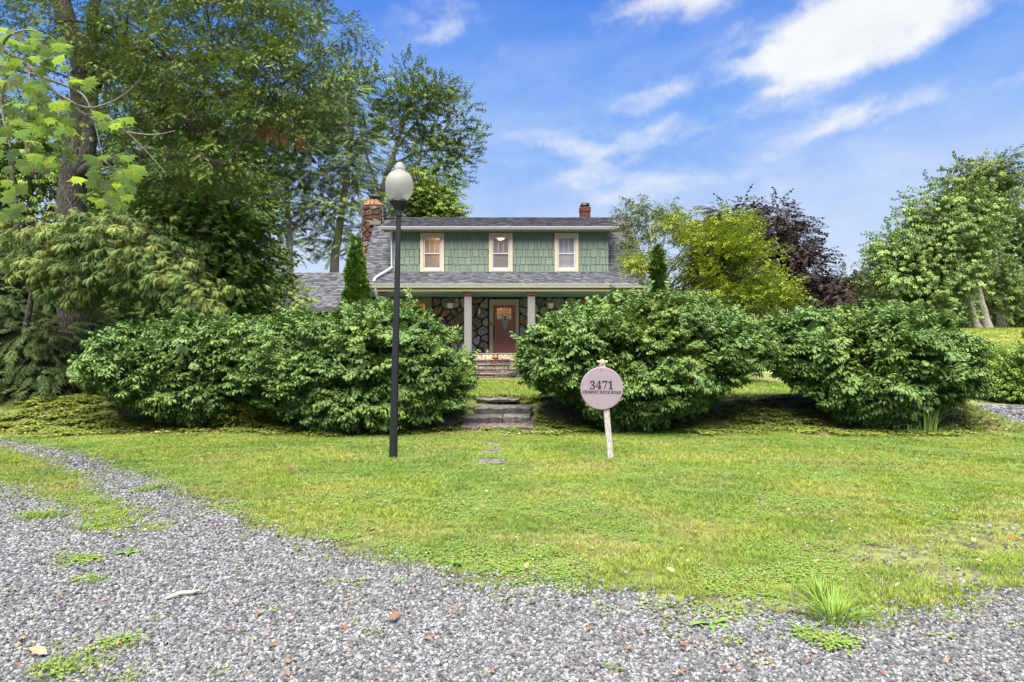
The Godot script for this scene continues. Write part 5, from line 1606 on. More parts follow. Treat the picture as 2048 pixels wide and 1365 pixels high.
func thujas() -> void:
	for t in [["bright green pointed arborvitae in front of the house's left corner", Vector3(-5.42, 0.45, -23.7), 4.95, 0.66, 2600], ["slim dark arborvitae in front of the house's right corner", Vector3(4.32, 0.45, -20.2), 4.15, 0.36, 1500]]:
		var T := thing("arborvitae", t[1], t[0], "tree", "arborvitaes flanking the porch")
		var st := MB.new()
		st.tube([t[1], t[1] + Vector3(0, t[2] * 0.5, 0), t[1] + Vector3(0, t[2] * 0.95, 0)], [0.07, 0.045, 0.01], 7, false)
		build(st, "trunk", M.bark_dark, T)
		var xf := []
		var tint := PackedColorArray()
		for k in t[4]:
			var h := 1.0 - sqrt(rng.randf() * 0.98)
			var r: float = t[3] * pow(1.0 - h, 0.72) * (1.0 + 0.22 * noise.get_noise_3d(h * 26.0, rng.randi() % 3 * 0.0 + h * 3.0, t[1].x)) * (0.35 if h < 0.02 else 1.0)
			var a := rf(0, TAU)
			var o := Vector3(cos(a), 0, sin(a))
			var p: Vector3 = t[1] + Vector3(0, 0.1 + h * t[2], 0)
			r *= 1.0 + 0.24 * fine.get_noise_3d(o.x * 0.7, p.y * 1.3, o.z * 0.7)
			p += o * r * lerpf(0.72, 1.0, rng.randf())
			xf.append(Transform3D(frame(o * 0.55 + Vector3(0, 1.0, 0) + rv() * 0.3, o.rotated(Vector3.UP, rf(-1.4, 1.4)), rf(1.1, 1.8)), p))
			var v := rf(0.7, 1.25)
			tint.append(Color(0.085 * v, 0.17 * v, 0.022 * v) if t[3] > 0.5 else Color(0.055 * v, 0.11 * v, 0.022 * v))
		scatter("crown", M.sprig_thuja, M.leaf_dull, T, xf, tint)

func far_trees() -> void:
	var e := func(c: Array) -> Array: return [P(c[0], c[1], c[2]), Vector3(c[3] * c[2] / F, c[4] * c[2] / F, c[5]), c[6]]
	var g1 := [Color(0.125, 0.195, 0.06), Color(0.15, 0.22, 0.065), Color(0.105, 0.17, 0.055), Color(0.17, 0.24, 0.07)]
	var on := func(x: float, d: float) -> Vector3:
		var X := (x - 1024.0) * d / F
		return Vector3(X, ground_y(X, d) - 0.05, -d)
	var b: Vector3 = on.call(1976, 46.0)
	tree({"name": "field_maple", "label": "broad green maple with two pale trunks on the field's crest", "base": b, "bark": "bark_pale", "kind": "spray", "tones": g1, "per": 17, "clump": Vector3(1.1, 0.75, 1.1), "droop": 0.25, "size": 1.5, "twig": 0.06,
		"limbs": [[[b, P(1965, 610, 46.0), P(1950, 560, 46.0), P(1920, 500, 46.0), P(1890, 430, 46.0)], 0.30, 0.08, 1], [[on.call(1955, 45.5), P(1945, 625, 45.5), P(1930, 585, 45.5), P(1890, 540, 45.5), P(1840, 510, 45.0)], 0.26, 0.07, 1], [[P(1950, 560, 46.0), P(1960, 480, 46.0), P(1950, 400, 46.0)], 0.16, 0.05]],
		"lobes": [e.call([1890, 440, 46.0, 75, 65, 2.6, 46]), e.call([1850, 530, 45.0, 85, 70, 2.8, 60]), e.call([1915, 490, 45.0, 75, 70, 2.2, 46]), e.call([1800, 560, 45.0, 60, 60, 2.2, 34]), e.call([1850, 600, 44.5, 62, 42, 1.8, 30]), e.call([1930, 420, 46.0, 60, 50, 2.0, 26]), e.call([1785, 490, 46.0, 26, 26, 1.2, 7])]})
	b = on.call(2004, 48.0)
	tree({"name": "tall_maple", "label": "tallest ivy clad tree at the right edge of the field", "base": b, "bark": "bark_pale", "kind": "spray", "tones": [Color(0.115, 0.165, 0.04), Color(0.14, 0.19, 0.045), Color(0.095, 0.14, 0.04)], "per": 11, "clump": Vector3(0.95, 0.6, 0.95), "droop": 0.2, "size": 1.4, "twig": 0.06,
		"limbs": [[[b, P(1998, 600, 48.0), P(1993, 540, 48.0), P(1985, 440, 48.0), P(1975, 380, 48.0), P(1985, 335, 48.0)], 0.27, 0.07, 1], [[P(1985, 440, 48.0), P(2005, 400, 48.0), P(2015, 370, 48.0)], 0.1, 0.03], [[P(1978, 410, 48.0), P(1940, 370, 48.0), P(1920, 360, 48.0)], 0.1, 0.03]],
		"lobes": [e.call([1965, 355, 48.0, 55, 36, 2.0, 36]), e.call([2000, 390, 48.0, 35, 40, 1.6, 22]), e.call([1925, 375, 48.0, 40, 26, 1.5, 16]), e.call([1995, 560, 47.6, 16, 60, 0.5, 20]), e.call([2012, 610, 47.4, 9, 40, 0.3, 10])]})
	# the wood beyond the field: each crown its own tree
	var far := [[2040, 640, 60.0, 70, 80, "dark round wood tree at the right edge beyond the field"], [2030, 520, 64.0, 60, 90, "tall dim wood tree behind the ivy clad tree"], [1940, 620, 66.0, 90, 60, "wood tree seen between the pale trunks"], [1760, 590, 84.0, 60, 40, "hazy wood tree left of the broad field maple"], [1710, 600, 96.0, 50, 38, "farthest hazy wood tree behind the purple maple's right side"], [1840, 620, 76.0, 80, 50, "low wood tree under the broad field maple"], [1800, 575, 100.0, 46, 36, "small distant wood tree over the rightmost bush"]]
	for f in far:
		var bb: Vector3 = on.call(f[0], f[2])
		var c := P(f[0], f[1], f[2])
		var k: float = f[2] / F
		tree({"name": "wood_tree", "label": f[5], "group": "trees of the far wood", "base": bb, "bark": "bark_grey", "kind": "lump", "tones": [Color(0.085, 0.14, 0.055), Color(0.105, 0.165, 0.06), Color(0.07, 0.12, 0.05)], "per": 9, "clump": Vector3(1.2, 0.9, 1.2), "droop": 0.2, "size": 1.0, "twig": 0.06,
			"limbs": [[[bb, bb.lerp(c, 0.6) + Vector3(0.3, 0, 0), c], 0.3, 0.08]], "lobes": [[c, Vector3(f[3] * k, f[4] * k, 3.0), 44], [c + Vector3(0, -f[4] * k * 0.8, 1.0), Vector3(f[3] * k * 0.9, f[4] * k * 0.5, 2.6), 24]]})
	# woods to the left, behind the oak
	var left := [[60, 330, 27.0, 130, 130, "yellow-green tree filling the left edge behind the oak trunk", 1], [250, 380, 29.0, 120, 120, "mid green wood tree behind the oak's right side", 0], [-60, 520, 26.0, 150, 130, "leafy wood tree at the left edge behind the hemlock", 1], [200, 600, 27.0, 150, 80, "low leafy wood tree behind the oak trunk", 0], [470, 640, 30.0, 90, 40, "low thicket tree behind the bush left of the wing", 0], [330, 200, 34.0, 130, 140, "tall wood tree seen through the oak limbs", 0], [480, 300, 36.0, 80, 110, "slim wood tree left of the hemlocks", 0]]
	for f in left:
		var bb: Vector3 = on.call(f[0], f[2])
		var c := P(f[0], f[1], f[2])
		var k: float = f[2] / F
		var tones := [Color(0.085, 0.14, 0.035), Color(0.105, 0.165, 0.04), Color(0.07, 0.115, 0.035)] if f[6] == 0 else [Color(0.13, 0.20, 0.035), Color(0.16, 0.225, 0.04), Color(0.10, 0.165, 0.035)]
		tree({"name": "wood_tree", "label": f[5], "group": "trees of the wood on the left", "base": bb, "bark": "bark_grey", "kind": "spray", "tones": tones, "per": 20, "clump": Vector3(0.9, 0.6, 0.9), "droop": 0.2, "size": 1.15, "twig": 0.04,
			"limbs": [[[bb, bb.lerp(c, 0.5) + Vector3(0.2, 0, 0.2), c, c + Vector3(0.3, f[4] * k * 0.7, 0)], 0.2, 0.05]], "lobes": [[c, Vector3(f[3] * k, f[4] * k, 1.8), 60]]})
	# rank growth along the lane on the right
	for f in [[2022, 758, 20.5, 34, 34, "leafy green thicket beyond the gravel lane", 0], [2085, 735, 20.0, 46, 52, "thicket at the right edge beyond the gravel lane", 0], [1988, 725, 22.5, 20, 22, "pale feathery weed clump behind the rightmost bush", 1]]:
		var bb: Vector3 = on.call(f[0], f[2])
		var c := P(f[0], f[1], f[2])
		var k: float = f[2] / F
		tree({"name": "thicket", "label": f[5], "category": "shrub", "base": bb, "bark": "bush_stem", "kind": "fine" if f[6] else "spray", "tones": [Color(0.15, 0.235, 0.05), Color(0.18, 0.26, 0.055), Color(0.12, 0.20, 0.045)], "per": 22, "clump": Vector3(0.3, 0.22, 0.3), "size": 0.7, "twig": 0.012, "rise": 0.5,
			"limbs": [[[bb, c], 0.03, 0.01], [[bb + Vector3(0.3, 0, 0), c + Vector3(0.3, 0.1, 0)], 0.02, 0.01]], "lobes": [[c, Vector3(f[3] * k, f[4] * k, 0.6), 34], [c + Vector3(0, -f[4] * k * 0.8, 0.2), Vector3(f[3] * k, f[4] * k * 0.6, 0.6), 22, bb.y]]})

# ------------------------------------------------------------------ lamp post and sign
func lamp_post() -> void:
	var d := 8.88
	var b := P(786, 921, d)
	b.y = ground_y(b.x, d) - 0.02
	var top := P(797.5, 418, d)
	var L := thing("lamp_post", b, "black garden lamp post with frosted acorn globe on the lawn", "lamp post")
	var ax := (top - b).normalized()
	var bs := Basis(ax.cross(Vector3(0, 0, 1)).normalized(), ax, Vector3(0, 0, 1)).orthonormalized()
	var post := MB.new()
	var sides := 16   # broad flutes, twisting slightly, flat-shaded
	var rows := 14
	var len := b.distance_to(top)
	var ring := func(k: int) -> Array:
		var t := float(k) / rows
		var r := lerpf(0.056, 0.031, t)
		var out := []
		for s in sides:
			var a := TAU * s / sides + 0.16 * t
			var q := r * (1.0 if s % 2 == 0 else 0.93)
			out.append(b + ax * len * t + bs * Vector3(cos(a) * q, 0, sin(a) * q))
		return out
	for k in rows:
		var p: Array = ring.call(k)
		var q: Array = ring.call(k + 1)
		for s in sides: post.quad(p[s], q[s], q[(s + 1) % sides], p[(s + 1) % sides])
	build(post, "post", M.post_paint, L)
	var foot := MB.new()
	foot.lathe(b, [Vector2(0.062, 0.0), Vector2(0.062, 0.05), Vector2(0.056, 0.06)], 16, bs)
	build(foot, "base_ring", M.post_paint, L)
	var cup := MB.new()
	var c0 := top - ax * 0.02
	cup.lathe(c0, [Vector2(0.04, -0.08), Vector2(0.047, -0.07), Vector2(0.042, -0.05), Vector2(0.048, 0.0), Vector2(0.075, 0.05), Vector2(0.108, 0.09), Vector2(0.118, 0.098), Vector2(0.125, 0.108), Vector2(0.118, 0.120), Vector2(0.10, 0.126), Vector2(0.098, 0.145), Vector2(0.09, 0.15)], 24, bs)
	for k in 16:   # ribs of the cup
		var a := TAU * k / 16
		var o := bs * Vector3(cos(a), 0, sin(a))
		cup.tube([c0 + o * 0.048, c0 + o * 0.078 + ax * 0.05, c0 + o * 0.109 + ax * 0.09], [0.005, 0.005, 0.004], 4)
	build(cup, "globe_holder", M.black_metal, L)
	for a in [0.6, 2.7, 4.8]:
		var sc := MB.new()
		var o := bs * Vector3(cos(a), 0, sin(a))
		sc.tube([c0 + ax * 0.108 + o * 0.115, c0 + ax * 0.108 + o * 0.142], [0.006, 0.008], 6)
		build(sc, "set_screw", M.black_metal, L)
	var gl := MB.new()
	var g0 := c0 + ax * 0.13
	var prof := [Vector2(0.095, 0.0), Vector2(0.125, 0.03), Vector2(0.155, 0.075), Vector2(0.176, 0.13), Vector2(0.183, 0.19), Vector2(0.180, 0.24), Vector2(0.165, 0.29), Vector2(0.138, 0.335), Vector2(0.10, 0.365), Vector2(0.072, 0.38), Vector2(0.066, 0.395), Vector2(0.074, 0.405), Vector2(0.072, 0.42), Vector2(0.060, 0.435), Vector2(0.057, 0.45), Vector2(0.05, 0.47), Vector2(0.036, 0.487), Vector2(0.018, 0.497), Vector2(0.001, 0.5)]
	gl.lathe(g0, prof, 32, bs)
	build(gl, "globe", M.frosted, L)
	var soc := MB.new()
	soc.lathe(g0, [Vector2(0.05, -0.02), Vector2(0.05, 0.09), Vector2(0.03, 0.10), Vector2(0.001, 0.102)], 14, bs)
	build(soc, "lamp_socket", M.dark_trim, L)

func lettering(txt: String, w: float, h: float, at: Vector3, b: Basis, parent: Node) -> void:
	var f := SystemFont.new()
	f.font_names = PackedStringArray(["Droid Serif"])
	f.font_weight = 700
	var t := TextMesh.new()
	t.text = txt
	t.font = f
	t.font_size = 64
	t.pixel_size = 0.01
	t.depth = 0.4
	t.curve_step = 2.0
	var box := t.get_aabb()
	var s := Vector3(w / box.size.x, h / box.size.y, 0.012)
	var o := MeshInstance3D.new()
	o.name = "lettering"
	o.mesh = t
	o.material_override = M.lettering
	parent.add_child(o, true)
	o.transform = Transform3D(b * Basis.from_scale(s), at - b * (box.get_center() * s) - origin_of(parent))

func house_sign() -> void:
	var d := 9.0
	var b := P(1222, 919, d)
	b.y = ground_y(b.x, d) - 0.03
	var top := P(1204.5, 727, d)
	var S := thing("address_sign", b, "round mauve address sign on a leaning weathered wooden stake", "sign")
	var ax := (top - b).normalized()
	var bs := Basis(ax.cross(Vector3(0, 0, 1)).normalized(), ax, Vector3(0, 0, 1)).orthonormalized()
	var st := MB.new()
	st.cbox((b + top) * 0.5, Vector3(0.078, b.distance_to(top), 0.045), 0.008, bs)
	build(st, "stake", M.wood_grey, S)
	var c := P(1203, 777, d) + Vector3(0, 0, 0.032)
	var face := Basis(Vector3(0, 0, 1), 0.0)
	var turn := face * Basis(Vector3.RIGHT, PI / 2)
	var di := MB.new()
	di.lathe(c, [Vector2(0.001, -0.011), Vector2(0.277, -0.011), Vector2(0.282, -0.006), Vector2(0.282, 0.006), Vector2(0.278, 0.011), Vector2(0.262, 0.011), Vector2(0.001, 0.011)], 48, turn)
	var disc := build(di, "disc", M.disc_pink, S)
	var sc := MB.new()
	sc.tube([c + Vector3(-0.008, 0.245, 0.008), c + Vector3(-0.008, 0.245, 0.018)], [0.008, 0.006], 8)
	build(sc, "screw", M.black_metal, S)
	lettering("3471", 0.303, 0.112, c + Vector3(-0.005, 0.045, 0.0125), face, disc)
	lettering("CHIMNEY ROCK ROAD", 0.505, 0.037, c + Vector3(-0.003, -0.048, 0.0125), face * Basis(Vector3(0, 0, 1), -0.012), disc)
	# small tan spotlight clipped on top of the stake
	var lamp := MB.new()
	lamp.lathe(top + Vector3(0, 0.015, 0.0), [Vector2(0.035, -0.03), Vector2(0.042, 0.0), Vector2(0.036, 0.022), Vector2(0.015, 0.034), Vector2(0.001, 0.036)], 14)
	for s in [-1.0, 1.0]:
		lamp.cbox(top + Vector3(s * 0.05, 0.018, 0.01), Vector3(0.05, 0.03, 0.035), 0.01, Basis(Vector3(0, 0, 1), s * 0.35))
	build(lamp, "finial_light", M.tan_plastic, S)

# ------------------------------------------------------------------ lawn
func tuft(n: int, spread: float, h0: float, h1: float, w: float, lean: float) -> ArrayMesh:
	var mb := MB.new()
	for k in n:
		var a := rf(0, TAU)
		var p := Vector3(cos(a), 0, sin(a)) * spread * sqrt(rng.randf())
		var h := rf(h0, h1)
		var tilt := (Vector3(cos(a), 0, sin(a)) * rf(0.0, lean) + rv() * lean * 0.5)
		tilt.y = 0
		var side := Vector3(-sin(a + rf(-1, 1)), 0, cos(a + rf(-1, 1))).normalized() * w * 0.5
		var m := p + Vector3(0, h * 0.6, 0) + tilt * h * 0.45
		var t := p + Vector3(0, h, 0) + tilt * h * 1.15
		var v := rf(0.8, 1.2)
		mb.col = Color(v * rf(0.9, 1.12), v, v * rf(0.8, 1.1))
		mb.tri(p - side, p + side, m + side * 0.8)
		mb.tri(p - side, m + side * 0.8, m - side * 0.8)
		mb.tri(m - side * 0.8, m + side * 0.8, t)
	return mb.mesh()
func clover_patch(n: int, spread: float, r: float, h: float) -> ArrayMesh:
	var mb := MB.new()
	for k in n:
		var a := rf(0, TAU)
		var p := Vector3(cos(a), 0, sin(a)) * spread * sqrt(rng.randf()) + Vector3(0, h * rf(0.4, 1.0), 0)
		var v := rf(0.8, 1.2)
		mb.col = Color(v, v, v)
		var t0 := rf(0, TAU)
		for q in 3:
			var o := Vector3(cos(t0 + q * TAU / 3), rf(-0.1, 0.25), sin(t0 + q * TAU / 3))
			leaf(mb, p, o, Vector3.UP + rv() * 0.2, r, r * 0.95, 0.15, 0.2)
	return mb.mesh()
func in_patch(x: float, d: float, list: Array) -> float:
	for q in list:
		var v: float = ((x - q[0]) / q[2]) * ((x - q[0]) / q[2]) + ((d - q[1]) / q[3]) * ((d - q[1]) / q[3])
		if v < 1.0: return 1.0 - v
	return 0.0

var bare := []
var weeds := []
func lawn() -> void:
	for q in [[1790, 1112, 0.55, 0.30], [1945, 1085, 0.5, 0.35], [2030, 1070, 0.5, 0.5], [1910, 1150, 0.3, 0.2], [1290, 1195, 0.3, 0.1], [1480, 1205, 0.4, 0.1], [450, 1010, 0.25, 0.25], [1660, 1100, 0.2, 0.1]]:
		var g := G(q[0], q[1])
		bare.append([g.x, g.y, q[2], q[3]])
	var short := [tuft(18, 0.06, 0.012, 0.034, 0.0036, 1.1), tuft(17, 0.065, 0.012, 0.042, 0.0036, 1.4)]
	var clover := clover_patch(12, 0.065, 0.0105, 0.028)
	var xf := [[], [], []]
	var tint := [PackedColorArray(), PackedColorArray(), PackedColorArray()]
	for q in [[154, 1131, 42, 17], [127, 1119, 22, 6], [250, 1108, 40, 9], [170, 1166, 45, 8], [205, 1234, 17, 8], [292, 1247, 32, 8], [121, 1290, 19, 7], [234, 1291, 38, 19], [140, 1334, 65, 31], [260, 1357, 27, 9], [35, 1203, 13, 3], [11, 1219, 12, 4], [1620, 1280, 31, 19], [1455, 1281, 10, 5], [1520, 1270, 23, 6], [1697, 1299, 66, 23], [330, 1060, 40, 14], [200, 1060, 40, 12], [90, 1040, 60, 10], [1330, 1218, 30, 5], [120, 960, 60, 12], [300, 985, 26, 8], [230, 940, 30, 5], [2000, 1160, 40, 20]]:
		var g := G(q[0], q[1])
		weeds.append([g.x, g.y, q[2] * g.y / F, q[3] * g.y * g.y / (EYE * F)])
	# near lawn, as far as the bank; then the bank, the terrace and the edge of the lane
	for band in [[2.6, 5.6, 1.0, 1100, 0.95], [5.6, 8.4, 1.0, 700, 1.15], [8.4, 12.2, 1.0, 420, 1.4], [12.2, 14.2, 1.0, 130, 1.8], [14.2, 24.6, 0.62, 55, 2.6]]:
		var d0: float = band[0]
		var d1: float = band[1]
		var wide: float = minf(0.80 * d1 + 2.4, 13.5) * band[2]
		var n := int((d1 - d0) * wide * 2.0 * band[3])
		for k in n:
			var d := rf(d0, d1)
			var x := rf(-wide, wide)
			if absf(x) > 0.80 * d + 2.3: continue
			var jx := x + rf(-1, 1) * rf(0.0, 0.42) * rng.randf()
			var jd := d + rf(-1, 1) * rf(0.0, 0.60) * rng.randf()
			var keep := 1.0
			var wild := 0.0
			if gravel_at(jx, jd) > 0.5:
				wild = in_patch(x, d, weeds)
				keep = 0.0 if wild <= 0.0 else clampf(wild * 1.1, 0.0, 0.75)
				if keep > 0.0: keep *= smoothstep(-0.35, 0.15, fine.get_noise_2d(x * 1.3, d * 1.3))
				if keep == 0.0 and (rng.randf() < 0.004 or rng.randf() < 0.045 and gravel_at(x + rf(-0.5, 0.5), d + rf(-0.1, 0.7)) < 0.5):
					keep = 1.0
					wild = 0.3
			else:
				keep = 1.0 - clampf(in_patch(x, d, bare) * 1.5, 0.0, 0.85)
				if d < 5.6: keep *= 0.55 + 0.45 * smoothstep(-0.5, 0.05, noise.get_noise_2d(x * 4.0, d * 4.0))
				var foot := d + noise.get_noise_2d(x * 2.6, 7.0) * 0.9 + rf(-0.35, 0.35)
				if foot > 11.7 and d < 13.9 and x < 8.4: keep *= 0.4 + 0.5 * smoothstep(-0.1, 0.3, noise.get_noise_2d(x * 3.0, d * 3.0))
				for q in [[985, 891, 0.17], [987, 906, 0.2], [982, 928, 0.22], [990, 968, 0.12]]:
					var sp := G(q[0], q[1])
					if absf(x - sp.x) < q[2] and absf(d - sp.y) < q[2] * 0.75: keep *= 0.12
				if absf(x + 0.27) < 0.72 and d > 12.05 and d < 13.5: keep *= 0.08
			if rng.randf() > keep: continue
			var pat := noise.get_noise_2d(x * 2.4 + 90.0, d * 2.4)
			var w := 2 if pat > 0.10 and rng.randf() < 0.25 + pat * 1.2 else rng.randi() % 2
			if wild > 0.0 and rng.randf() < 0.3: w = 2
			var s: float = band[4] * rf(0.75, 1.25)
			if d < 5.2 and w < 2: s *= 1.0 + 0.3 * noise.get_noise_2d(x * 3.0, d * 3.0)
			var y := ground_y(x, d)
			if wild > 0.0:
				s *= 1.1
				y += 0.012
			xf[w].append(Transform3D(Basis(Vector3.UP, rf(0, TAU)).scaled(Vector3(s, s * rf(0.85, 1.15), s)), Vector3(x, y - 0.003, -d)))
			var t: Color
			var big := noise.get_noise_2d(x * 1.1, d * 1.1 + 30.0)
			if w == 2: t = Color(0.13, 0.225, 0.042).lerp(Color(0.20, 0.28, 0.05), rng.randf())
			else:
				t = Color(0.21, 0.29, 0.035).lerp(Color(0.14, 0.235, 0.035), clampf(0.5 + big * 2.6, 0, 1))
				var dry := clampf(0.26 + noise.get_noise_2d(x * 1.7 + 200.0, d * 1.7) * 1.5 + (0.2 if x > 2.0 and d < 7.0 else 0.0) + in_patch(x, d, bare), 0.0, 1.0)
				t = t.lerp(Color(0.36, 0.335, 0.11), dry * rng.randf())
			if rng.randf() < 0.06: t = Color(0.30, 0.25, 0.13)
			var v := rf(0.74, 1.2)
			tint[w].append(Color(t.r * v, t.g * v, t.b * v))
	var names := ["grass", "grass_blades", "clover"]
	var labels := ["short mown grass of the front lawn", "longer grass blades through the front lawn", "patches of clover in the lawn and drive"]
	for w in 3:
		var o := scatter(names[w], short[w] if w < 2 else clover, M.blade, self, xf[w], tint[w])
		tag(o, labels[w], "grass" if w < 2 else "clover")
	# the field on the right
	var coarse := tuft(22, 0.5, 0.02, 0.075, 0.04, 1.4)
	var fx := []
	var ft := PackedColorArray()
	for k in 9000:
		var d := 22.0 + 26.0 * pow(rng.randf(), 0.8)
		var x := rf(0.42 * d, 0.95 * d)
		fx.append(Transform3D(Basis(Vector3.UP, rf(0, TAU)).scaled(Vector3.ONE * rf(0.7, 1.3)), Vector3(x, ground_y(x, d), -d)))
		var t := Color(0.25, 0.33, 0.07).lerp(Color(0.31, 0.335, 0.09), clampf(0.5 + noise.get_noise_2d(x * 0.8, d * 0.8) * 1.5, 0, 1))
		ft.append(t * rf(0.85, 1.15))
	tag(scatter("field_grass", coarse, M.blade, self, fx, ft), "pale mown grass of the rising field at right", "grass")
	# ivy and low weeds on the bank, with old leaves between
	var iv := clover_patch(12, 0.14, 0.045, 0.09)
	fx = []
	ft = PackedColorArray()
	for k in 9500:
		var x := rf(-9.5, 9.5)
		var d := rf(11.3, 14.0)
		if absf(x + 0.27) < 0.75 and d < 13.55 and rng.randf() < 0.93: continue
		if fine.get_noise_2d(x * 0.9, d * 0.9) < rf(-0.25, 0.35) : continue
		if d + noise.get_noise_2d(x * 2.6, 7.0) * 0.9 < rf(11.4, 12.2): continue
		if x > rf(7.6, 8.8): continue
		fx.append(Transform3D(Basis(Vector3.UP, rf(0, TAU)).scaled(Vector3.ONE * rf(0.6, 1.2)), Vector3(x, ground_y(x, d), -d)))
		ft.append(Color(0.15, 0.225, 0.04).lerp(Color(0.25, 0.28, 0.05), rng.randf()) * rf(0.8, 1.2))
	tag(scatter("bank_ivy", iv, M.blade, self, fx, ft), "low leafy weeds and ivy covering the bank under the bushes", "ground cover")

func gravel() -> void:
	var shapes := []
	for k in 3: shapes.append(rock(100 + k, Vector3(1.25, 0.75, 1.0), 0).mesh())
	var xf := [[], [], []]
	var tint := [PackedColorArray(), PackedColorArray(), PackedColorArray()]
	for band in [[1.7, 3.6, 11000, 0.0112], [3.6, 5.0, 8000, 0.0125], [5.0, 7.5, 4600, 0.0145], [7.5, 12.5, 1700, 0.019]]:
		var wide: float = 0.78 * band[1] + 2.1
		var n := int((band[1] - band[0]) * wide * 2.0 * band[2])
		for k in n:
			var d := rf(band[0], band[1])
			var x := rf(-wide, wide)
			if absf(x) > 0.78 * d + 2.0: continue
			if gravel_at(x + rf(-0.30, 0.30) * rng.randf(), d + rf(-0.42, 0.42) * rng.randf()) < 0.5:
				if in_patch(x, d, bare) * 0.05 < rng.randf(): continue
			elif in_patch(x, d, weeds) > rng.randf() * 0.9: continue
			put_stone(x, d, band[3], xf, tint)
	for k in 16000:
		var d := rf(8.0, 19.5)
		var x := rf(8.6, 17.0)
		if Geometry2D.is_point_in_polygon(Vector2(x, d), far_drive): put_stone(x, d, 0.05, xf, tint)
	var names := ["gravel", "gravel_chips", "gravel_pebbles"]
	for w in 3: tag(scatter(names[w], shapes[w], M.stone_chip, self, xf[w], tint[w]), ["loose grey crushed stone covering the drive", "smaller sharp grey chips among the drive gravel", "rounded grey pebbles among the drive gravel"][w], "gravel")
func put_stone(x: float, d: float, size: float, xf: Array, tint: Array) -> void:
	var w := rng.randi() % 3
	var s := size * exp(rf(-0.55, 0.5))
	var b := Basis(Vector3(rf(-1, 1), rf(-1, 1), rf(-1, 1)).normalized(), rf(0, 0.7)) * Basis(Vector3.UP, rf(0, TAU))
	xf[w].append(Transform3D(b.scaled(Vector3.ONE * s), Vector3(x, ground_y(x, d) + 0.012 + s * rf(0.05, 0.5), -d)))
	var v := 0.19 * exp(rf(-0.85, 0.62))
	if rng.randf() < 0.18: v *= 0.4
	var t := Color(v * 0.955, v, v * 1.085)
	if rng.randf() < 0.05: t = Color(v * 1.15, v, v * 0.82)
	tint[w].append(t)

